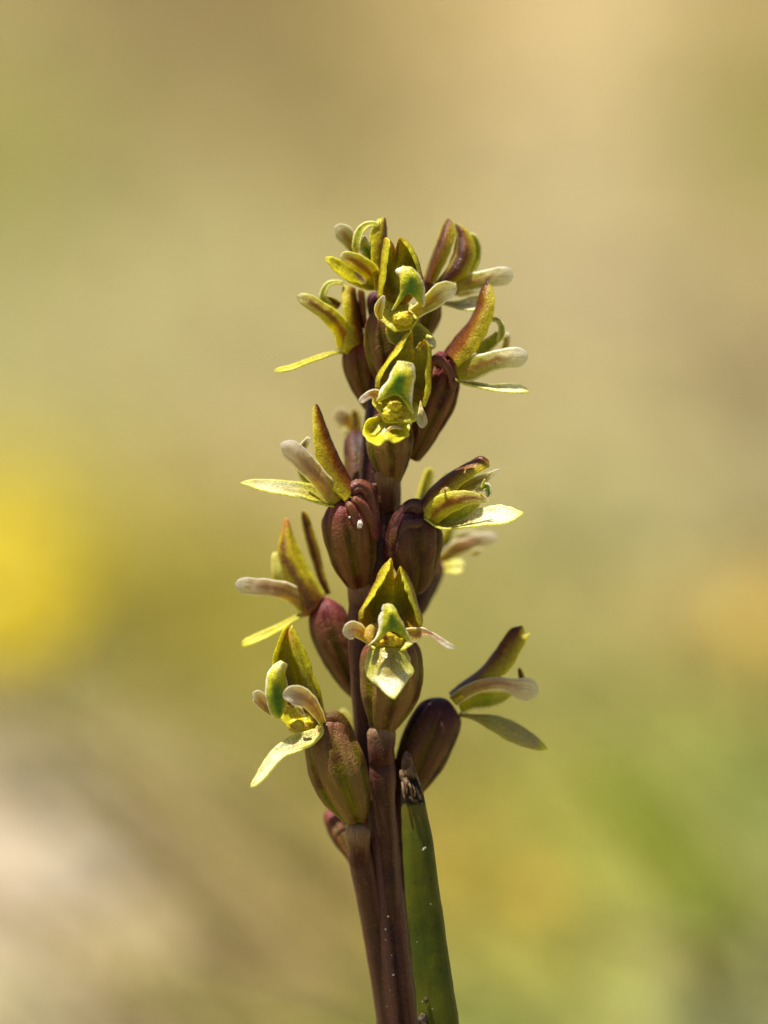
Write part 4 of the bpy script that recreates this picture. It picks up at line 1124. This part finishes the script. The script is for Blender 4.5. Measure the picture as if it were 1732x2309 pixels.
# ---- right, open mouth turned right
def flower_mid_right():
    f = Fr(850, 1000, 4.74, 2.0); t = fl(f, 560, 850, 1)
    tube("ovary", f, [(400, 1590, 1.6, 150), (420, 1480, 1.2, 330), (425, 1340, 0.9, 460), (415, 1180, 0.8, 560), (410, 1020, 0.7, 590), (400, 900, 0.7, 560), (390, 800, 0.7, 430), (400, 710, 0.8, 250)],
         M['ovary_dark'], t, n=60, ribs=6, depth=0.15, na=72, phase=0.4, seed=84, round_ends=(0.04, 0.1))
    tube("pedicel", f, [(520, 800, 0.2, 170), (470, 710, 0.0, 190), (380, 670, 0.0, 170), (290, 740, 0.2, 160), (220, 860, 0.4, 170), (160, 1050, 0.8, 150), (130, 1250, 1.4, 110)], M['neck_dark'], t, n=54, ribs=5, depth=0.13, na=40, seed=85)
    tube("pedicel", f, [(500, 830, -0.8, 90), (420, 860, -1.1, 110), (330, 870, -1.0, 110), (270, 980, -0.8, 90), (230, 1200, -0.4, 70)], M['neck_dark'], t, n=36, ribs=2, depth=0.1, na=30, seed=86)
    loft("joined_sepals", f, [
        [(560, 720, 1.8), (740, 560, 1.9), (900, 440, 1.6), (1060, 320, 1.2), (1190, 250, 0.6)],
        [(478, 610, 0.5), (620, 445, 0.6), (800, 312, 0.6), (990, 205, 0.5), (1100, 150, 0.4), (1190, 185, 0.2)],
        [(500, 700, -0.8), (640, 540, -1.0), (820, 400, -1.0), (980, 290, -0.8), (1100, 220, -0.4), (1200, 195, 0.0)],
        [(540, 820, -1.0), (690, 640, -1.3), (860, 490, -1.3), (1010, 370, -1.0), (1130, 290, -0.7), (1205, 250, -0.2)]],
        M['hood_side'], t, nu=56, nv=37, seed=87)
    blade("petal", f, [(820, 520, 1.2, 60), (960, 460, 1.1, 130), (1080, 410, 1.0, 130), (1190, 350, 0.9, 80), (1310, 270, 0.8, 24)], M['petal'], t, cup=0.25, seed=88, th=0.00014, wob=0.00012)
    blade("labellum", f, [(1060, 500, -0.3, 60), (1120, 470, -0.5, 100), (1180, 470, -0.6, 90), (1195, 530, -0.6, 70), (1180, 580, -0.5, 30)], M['lip'], t, cup=0.8, seed=89)
    blade("labellum_tip", f, [(1120, 470, -0.9, 30), (1140, 420, -0.9, 30), (1155, 375, -0.9, 14)], M['lip_side'], t, seed=90)
    blade("petal", f, [(560, 840, -0.8, 180), (640, 720, -1.3, 250), (760, 640, -1.6, 240), (900, 590, -1.9, 190), (1030, 580, -2.0, 130), (1120, 600, -2.0, 96), (1200, 620, -1.9, 60)], M['petal_green'], t, cup=-0.40, seed=91, th=0.00014, wob=0.00012)
    blade("petal_fold", f, [(1105, 535, -2.1, 24), (1150, 580, -2.2, 30), (1198, 600, -2.2, 14)], M['petal_pink'], t, seed=92)
    blade("labellum", f, [(640, 850, 0.0, 110), (780, 800, -0.3, 170), (900, 750, -0.5, 170), (1010, 690, -0.6, 130), (1100, 640, -0.6, 50)], M['lip_side'], t, cup=0.8, seed=93)
    blade("dorsal_sepal", f, [(540, 790, -0.3, 130), (680, 870, -0.6, 180), (860, 870, -0.9, 150), (1040, 840, -1.2, 180), (1200, 820, -1.5, 215), (1340, 810, -1.7, 220), (1460, 780, -1.8, 150), (1580, 740, -1.9, 30)],
          M['sepal_pale'], t, cup=0.8, seed=94, roll=54)

# ---- left, blurred, purple-pink capsule
def flower_low_left_back():
    f = Fr(500, 1130, 2.9625, 5.6); t = fl(f, 600, 680, 1)
    tube("ovary", f, [(930, 1330, 0.8, 60), (895, 1250, 0.6, 150), (830, 1110, 0.3, 240), (760, 950, 0.2, 290), (715, 810, 0.2, 290), (690, 710, 0.2, 230), (680, 640, 0.4, 130)],
         M['ovary'], t, n=50, ribs=6, depth=0.13, na=64, seed=103, round_ends=(0.0, 0.14))
    loft("joined_sepals", f, [
        [(560, 760, 1.2), (450, 560, 1.2), (400, 360, 0.9), (432, 130, 0.3)],
        [(570, 770, -0.6), (490, 580, -0.7), (385, 350, -0.4), (425, 120, 0.0)],
        [(640, 700, -1.0), (560, 540, -1.2), (460, 350, -0.9), (436, 112, 0.0)],
        [(690, 620, 0.0), (625, 520, -0.2), (540, 360, -0.1), (446, 130, 0.1)]],
        M['hood_green'], t, nu=50, seed=104)
    blade("joined_sepals", f, [(715, 620, 0.8, 40), (665, 500, 0.8, 60), (620, 340, 0.8, 80), (575, 180, 0.8, 70), (545, 60, 0.8, 50)], M['hood_side'], t, cup=-0.6, seed=105)
    blade("labellum", f, [(480, 640, 0.6, 60), (400, 540, 0.7, 110), (370, 440, 0.7, 80), (355, 340, 0.8, 40)], M['back_sepal'], t, cup=0.5, seed=106)
    blade("petal", f, [(570, 720, -0.6, 100), (460, 620, -1.2, 130), (330, 580, -1.7, 116), (200, 570, -2.1, 120), (90, 555, -2.4, 110)], M['petal_pink'], t, cup=-0.40, seed=107, endr=0.14, th=0.00014, wob=0.00012)
    blade("dorsal_sepal", f, [(560, 745, 0.0, 30), (480, 790, -0.2, 36), (380, 850, -0.5, 50), (260, 910, -0.8, 60), (135, 962, -1.1, 56)], M['sepal_green'], t, cup=0.7, seed=108, roll=-40)

# ---- lowest flower, left
def flower_lowest_left():
    f = Fr(540, 1380, 4.609, 1.0); t = fl(f, 840, 1180, 1)
    tube("ovary", f, [(1240, 2230, 2.0, 150), (1200, 2120, 1.6, 300), (1140, 1950, 1.2, 480), (1070, 1780, 0.9, 590), (1010, 1600, 0.8, 630), (960, 1420, 0.8, 580), (950, 1280, 0.8, 480), (970, 1170, 0.9, 360), (950, 1090, 1.1, 180)],
         M['ovary_green'], t, n=64, ribs=6, depth=0.15, na=72, phase=0.3, seed=113, round_ends=(0.0, 0.10))
    bract(SRC, [(806, 1862, 2.6, 58), (806, 1880, 2.3, 64), (810, 1912, 2.4, 54)], t, 4)
    tube("pedicel", f, [(870, 1180, 0.6, 160), (930, 1120, 0.3, 170), (1010, 1110, 0.3, 170), (1090, 1210, 0.55, 170), (1150, 1380, 1.2, 150), (1190, 1540, 2.2, 100)], M['ovary'], t, n=44, ribs=4, depth=0.08, na=36, seed=114)
    loft("joined_sepals", f, [
        [(400, 900, 0.6), (345, 700, 0.3), (338, 560, 0.1), (370, 400, 0.0), (430, 240, 0.0), (490, 140, 0.0)],
        [(560, 1000, 1.4), (470, 700, 1.5), (450, 500, 1.2), (480, 300, 0.7), (508, 150, 0.2)],
        [(760, 1100, 1.0), (640, 800, 1.2), (580, 560, 1.0), (530, 320, 0.6), (516, 180, 0.2)],
        [(860, 1150, -0.5), (780, 900, -0.7), (660, 650, -0.7), (570, 430, -0.5), (512, 200, -0.1)],
        [(915, 1160, 0.2), (860, 880, 0.2), (770, 620, 0.1), (660, 340, 0.0), (548, 130, 0.0)]],
        M['hood'], t, nu=60, nv=41, seed=115, wob=0.00006)
    loft("labellum", f, [
        [(430, 512, -1.0), (345, 560, -1.1), (278, 680, -1.2), (272, 850, -1.2), (300, 1000, -1.2), (350, 1080, -1.1), (405, 1118, -1.0)],
        [(445, 520, -1.3), (380, 620, -1.7), (340, 750, -1.9), (335, 900, -1.8), (370, 1020, -1.5), (415, 1110, -1.1)],
        [(470, 530, -1.1), (440, 640, -1.3), (430, 760, -1.4), (430, 900, -1.3), (430, 1020, -1.1), (425, 1095, -0.9)],
        [(485, 545, -0.8), (475, 650, -0.6), (500, 760, -0.4), (500, 900, -0.4), (480, 1000, -0.4), (440, 1075, -0.6)]],
        M['lip'], t, nu=44, nv=33, seed=116, th=0.0003, wob=0.00009)
    lump("scar", f, 424, 715, -1.45, 46, 50, 0.14, M['scar'], t, seed=192, amp=0.4)
    blade("petal", f, [(330, 1060, 0.2, 50), (270, 990, 0.0, 110), (215, 910, -0.2, 150), (175, 860, -0.3, 140), (132, 840, -0.3, 90)], M['petal_pink'], t, cup=0.30, seed=117, endr=0.3, th=0.00014, wob=0.00012)
    blade("petal", f, [(865, 1150, -0.6, 80), (800, 1030, -1.2, 130), (720, 930, -1.7, 170), (630, 880, -2.1, 220), (540, 860, -2.4, 230), (452, 880, -2.5, 190)], M['petal_pink'], t, cup=0.35, seed=118, endr=0.3, th=0.00014, wob=0.00012)
    blade("lip_lobe", f, [(575, 985, -1.3, 20), (620, 1010, -1.3, 60), (660, 1060, -1.2, 36), (690, 1098, -1.2, 8)], M['petal'], t, seed=119)
    lump("column", f, 650, 1185, 0.3, 290, 160, 1.5, M['anther'], t, seed=120, amp=0.25)
    loft("flower_cup", f, [[(400, 960, 0.8), (440, 1120, 0.4), (560, 1250, 0.2), (700, 1330, 0.2)],
                           [(560, 1000, 1.0), (600, 1130, 0.8), (690, 1230, 0.4), (760, 1300, 0.0)],
                           [(760, 1080, 1.0), (780, 1150, 0.7), (810, 1200, 0.3), (820, 1260, -0.2)],
                           [(900, 1130, 0.2), (890, 1180, -0.2), (870, 1220, -0.4), (850, 1280, -0.4)]], M['sepal_green'], t, seed=121)
    blade("dorsal_sepal", f, [(850, 1170, -0.3, 60), (830, 1250, -0.5, 120), (740, 1330, -0.9, 170), (600, 1395, -1.3, 190), (470, 1450, -1.7, 160), (380, 1530, -2.0, 150), (280, 1650, -2.3, 120), (200, 1750, -2.5, 90), (118, 1822, -2.7, 66)],
          M['sepal_pale'], t, cup=0.9, seed=122, roll=-44, nu=56)

# ---- lowest flower, right, blurred
def flower_lowest_right():
    f = Fr(880, 1380, 4.366, 5.2); t = fl(f, 620, 850, 1)
    tube("ovary", f, [(20, 1960, 0.2, 120), (130, 1800, 0.2, 270), (215, 1640, 0.2, 390), (300, 1440, 0.1, 490), (385, 1240, 0.0, 525), (450, 1080, 0.0, 505), (510, 950, 0.1, 420), (560, 860, 0.3, 240)],
         M['ovary_dark'], t, n=60, ribs=6, depth=0.14, na=72, phase=0.2, seed=123, round_ends=(0.0, 0.12))
    loft("joined_sepals", f, [
        [(640, 820, 1.6), (820, 700, 1.6), (1000, 560, 1.4), (1150, 400, 1.0), (1330, 200, 0.4)],
        [(585, 800, 0.5), (720, 690, 0.5), (900, 555, 0.4), (1050, 370, 0.3), (1180, 185, 0.2), (1300, 135, 0.1)],
        [(610, 850, -0.8), (780, 730, -0.9), (960, 590, -0.8), (1120, 420, -0.6), (1270, 240, -0.2)],
        [(640, 890, -0.9), (830, 780, -1.2), (1020, 680, -1.1), (1180, 560, -0.9), (1280, 400, -0.6), (1380, 205, -0.1)]],
        M['hood_side'], t, nu=52, nv=37, seed=124)
    blade("petal", f, [(620, 880, -0.8, 120), (740, 790, -1.2, 130), (880, 730, -1.5, 120), (1050, 700, -1.8, 120), (1180, 720, -2.0, 140), (1280, 750, -2.2, 220), (1380, 770, -2.4, 250), (1465, 790, -2.5, 190)], M['petal_pink'], t, cup=-0.30, seed=125, endr=0.16, th=0.00014, wob=0.00012)
    blade("labellum", f, [(680, 930, 0.0, 180), (800, 880, -0.2, 190), (950, 860, -0.4, 200), (1080, 840, -0.5, 150), (1210, 810, -0.6, 50)], M['lip_side'], t, cup=0.8, seed=126)
    blade("labellum_tip", f, [(1300, 660, -0.4, 70), (1285, 610, -0.4, 60), (1270, 550, -0.4, 30)], M['hood_side'], t, seed=127)
    blade("dorsal_sepal", f, [(680, 1010, 0.0, 50), (800, 1030, -0.2, 50), (920, 1060, -0.4, 120), (1060, 1110, -0.6, 190), (1200, 1180, -0.8, 210), (1340, 1250, -1.0, 180), (1450, 1310, -1.1, 120), (1550, 1350, -1.2, 50)],
          M['sepal_grey'], t, cup=-0.6, seed=128, roll=0, endr=0.08)

# ---- behind the stem, strongly blurred
def flower_far_right():
    f = Fr(850, 1000, 4.74, 12.0); t = fl(f, 600, 1250, 0)
    tube("ovary", f, [(250, 2050, -5.0, 120), (400, 1750, -4.0, 260), (500, 1500, -2.0, 330), (600, 1330, -0.5, 280), (660, 1240, 0.0, 160)], M['ovary_dark'], t, n=46, seed=133, depth=0.13, round_ends=(0, 0.1))
    blade("joined_sepals", f, [(660, 1260, 0.0, 120), (700, 1120, 0.0, 150), (760, 960, 0.0, 110), (800, 860, 0.0, 40)], M['hood'], t, seed=134, cup=-0.5)
    blade("petal", f, [(700, 1230, -0.6, 120), (840, 1130, -1.0, 170), (1000, 1060, -1.4, 150), (1140, 1020, -1.7, 150), (1290, 1000, -1.9, 120)], M['petal_pink'], t, seed=135, cup=-0.30, endr=0.15, th=0.00014, wob=0.00012)
    blade("petal", f, [(850, 1000, 1.0, 60), (960, 980, 1.0, 110), (1080, 970, 1.0, 60)], M['petal'], t, seed=136, th=0.00014, wob=0.00012)
    blade("dorsal_sepal", f, [(630, 1330, 0.0, 90), (740, 1330, -0.3, 130), (850, 1330, -0.6, 160), (935, 1330, -0.8, 170)], M['back_sepal'], t, seed=137, cup=0.5, endr=0.25, roll=40)
    blade("dorsal_sepal", f, [(1000, 1180, 0.0, 30), (1060, 1160, 0.0, 70), (1130, 1130, 0.0, 30)], M['petal'], t, seed=138)

def flower_far_left():
    f = Fr(530, 890, 4.74, 11.0); t = fl(f, 1300, 400, 0)
    tube("ovary", f, [(1420, 1150, -6.0, 250), (1340, 950, -5.0, 300), (1320, 700, -4.0, 330), (1310, 520, -3.0, 300), (1320, 430, -2.0, 180)], M['ovary_dark'], t, n=46, seed=143, depth=0.13, round_ends=(0, 0.16))
    blade("petal", f, [(1330, 400, 0.0, 120), (1240, 300, -0.4, 160), (1160, 240, -0.8, 170), (1060, 190, -1.0, 150)], M['petal_pink'], t, seed=144, endr=0.2, th=0.00014, wob=0.00012)
    blade("petal", f, [(1250, 400, 0.6, 90), (1150, 300, 0.4, 120), (1080, 240, 0.2, 80)], M['petal'], t, seed=145, th=0.00014, wob=0.00012)
    blade("dorsal_sepal", f, [(1300, 330, -1.0, 120), (1290, 240, -1.0, 100), (1270, 160, -1.0, 60)], M['hood_side'], t, seed=146)
    blade("labellum", f, [(1300, 430, 0.0, 120), (1220, 400, 0.0, 130), (1160, 340, 0.0, 60)], M['sepal_pale'], t, seed=147)

def flower_far_mid():
    f = Fr(850, 1000, 4.74, 8.5); t = fl(f, 430, 650, 0)
    tube("ovary", f, [(150, 1100, -2, 120), (230, 900, -1, 200), (330, 760, 0, 180), (400, 660, 0, 100)], M['ovary_green'], t, n=36, seed=153)
    loft("joined_sepals", f, [[(400, 680, 0.4), (450, 480, 0.4), (520, 280, 0.2)], [(470, 700, -0.6), (510, 480, -0.6), (560, 260, -0.2)], [(540, 700, 0.3), (570, 500, 0.2), (610, 290, 0.1)]], M['sepal_green'], t, seed=154)
    blade("labellum", f, [(690, 470, 0, 60), (720, 380, 0, 70), (760, 310, 0, 30)], M['sepal_green'], t, seed=155)

def flower_far_low():
    f = Fr(650, 1640, 3.306, 8.0); t = fl(f, 420, 40, 0)
    tube("ovary", f, [(520, 1130, -2.5, 40), (480, 980, -1.8, 90), (400, 820, -0.9, 150), (330, 680, 0, 140), (310, 600, 0.4, 60)], M['ovary'], t, n=40, seed=163, round_ends=(0, 0.1))
    g = Fr(540, 1380, 4.609, 9.0)
    blade("dorsal_sepal", g, [(1190, 1330, 0, 30), (1160, 1220, 0, 110), (1110, 1120, 0, 130), (1060, 1010, 0, 70)], M['back_sepal'], t, seed=164, cup=0.5, endr=0.2)

for fn in (flower_low_front, flower_mid_front, flower_top_front, flower_top_left, flower_upper_left, flower_top_right, flower_upper_right,
           flower_mid_left, flower_mid_right, flower_low_left_back, flower_lowest_left, flower_lowest_right,
           flower_far_right, flower_far_left, flower_far_mid, flower_far_low):
    fn()

# ---- the tubular leaf in front of the stem, its top withered, a dark torn hollow painted on
rows = world_rows(SRC, [(924, 1758, -0.3, 40), (930, 1800, -0.3, 54), (938, 1860, -0.3, 64), (946, 1940, -0.2, 73), (956, 2040, 0.0, 79), (968, 2140, 0.2, 84), (979, 2230, 0.3, 89), (990, 2320, 0.4, 95), (1010, 2460, 0.8, 104)],
                  [(0.0085, -0.0115, 0.045, 0.0024), (0.0070, -0.0110, -0.004, 0.0030)])
D = cr(rows, 170)[::-1].copy()
leaf = joined("leaf", [(D, dict(ribs=9, depth=0.035, na=60, seed=171, wob=0.00005, phase=0.4))], M['leaf'], orchid)
g = Fr(650, 1640, 3.306, -0.3)
tip = tube("leaf_tip", g, [(905, 430, 0.0, 60), (895, 370, 0.0, 84), (888, 300, 0.0, 96), (884, 240, 0.0, 92), (880, 170, 0.0, 60)], M['tip'], leaf, n=30, ribs=5, depth=0.06, seed=172, wob=0.00012, round_ends=(0, 0.35))
for i, q in enumerate([[(850, 400, -0.9, 16), (858, 470, -1.2, 22), (868, 545, -1.25, 10)], [(870, 380, -1.2, 40), (880, 430, -1.4, 26), (884, 500, -1.5, 6)], [(905, 520, -1.5, 12), (935, 545, -1.5, 22), (968, 548, -1.4, 10)], [(845, 320, -0.9, 34), (850, 370, -1.0, 40), (862, 410, -1.0, 14)], [(880, 320, -1.2, 50), (900, 345, -1.3, 40), (925, 330, -1.2, 20)], [(930, 290, -0.9, 20), (952, 350, -1.0, 20), (985, 430, -0.9, 12), (1002, 480, -0.9, 8)],
                       [(895, 400, -1.5, 12), (915, 460, -1.6, 18), (925, 530, -1.5, 8)], [(950, 440, -1.3, 8), (972, 500, -1.4, 22), (990, 540, -1.4, 14)], [(925, 420, -1.5, 6), (945, 480, -1.6, 10), (940, 520, -1.5, 5)]]):
    blade("shred", g, q, M['shred'], leaf, seed=180 + i, wob=0.00012, nu=20, nv=9)

# ---- dust and scars
def grains(name, spots, parent):
    V, F = [], []
    for (x, y, d, w) in spots:
        c = g.p(x, y, d); r = g.w(w) * 0.5; b = len(V)
        for i in range(5):
            ph = math.pi * i / 4
            for j in range(6):
                t = 2 * math.pi * j / 6 + i
                q = Vector((math.sin(ph) * math.cos(t), math.sin(ph) * math.sin(t), math.cos(ph)))
                V.append((c + q * r * rng.uniform(0.7, 1.2))[:])
        for i in range(4):
            for j in range(6):
                a_ = b + i * 6 + j; b_ = b + i * 6 + (j + 1) % 6
                F.append((a_, a_ + 6, b_ + 6, b_))
    return link(name, mesh(name, V, F, [(0, 0)] * len(V)), M['speck'], parent)
o = grains("pollen", [(745, 1410, 2.2, 17), (725, 1505, 2.2, 15), (785, 1845, 2.4, 17), (725, 1583, 2.3, 10), (760, 1960, 2.5, 9), (770, 1700, 2.4, 9), (735, 2080, 2.5, 9)], stem)
o['kind'] = 'stuff'
o = grains("pollen", [(1012, 905, -1.1, 18), (1022, 897, -1.1, 12), (1006, 915, -1.1, 10), (1045, 683, -0.7, 8), (1165, 2070, -0.5, 13), (1228, 2180, 0.0, 8), (995, 570, -0.8, 8), (1075, 2100, -1.3, 7), (1190, 1655, 0.1, 9), (1000, 2046, -1.1, 7), (1062, 1320, -1.3, 6), (960, 1600, -1.1, 6)], leaf)
o['kind'] = 'stuff'
lump("scar", g, 1004, 2215, -0.75, 84, 150, 0.55, M['scar'], leaf, seed=190, amp=0.25)
lump("scar", g, 1030, 2035, -1.0, 32, 44, 0.25, M['scar'], leaf, seed=191, amp=0.4)
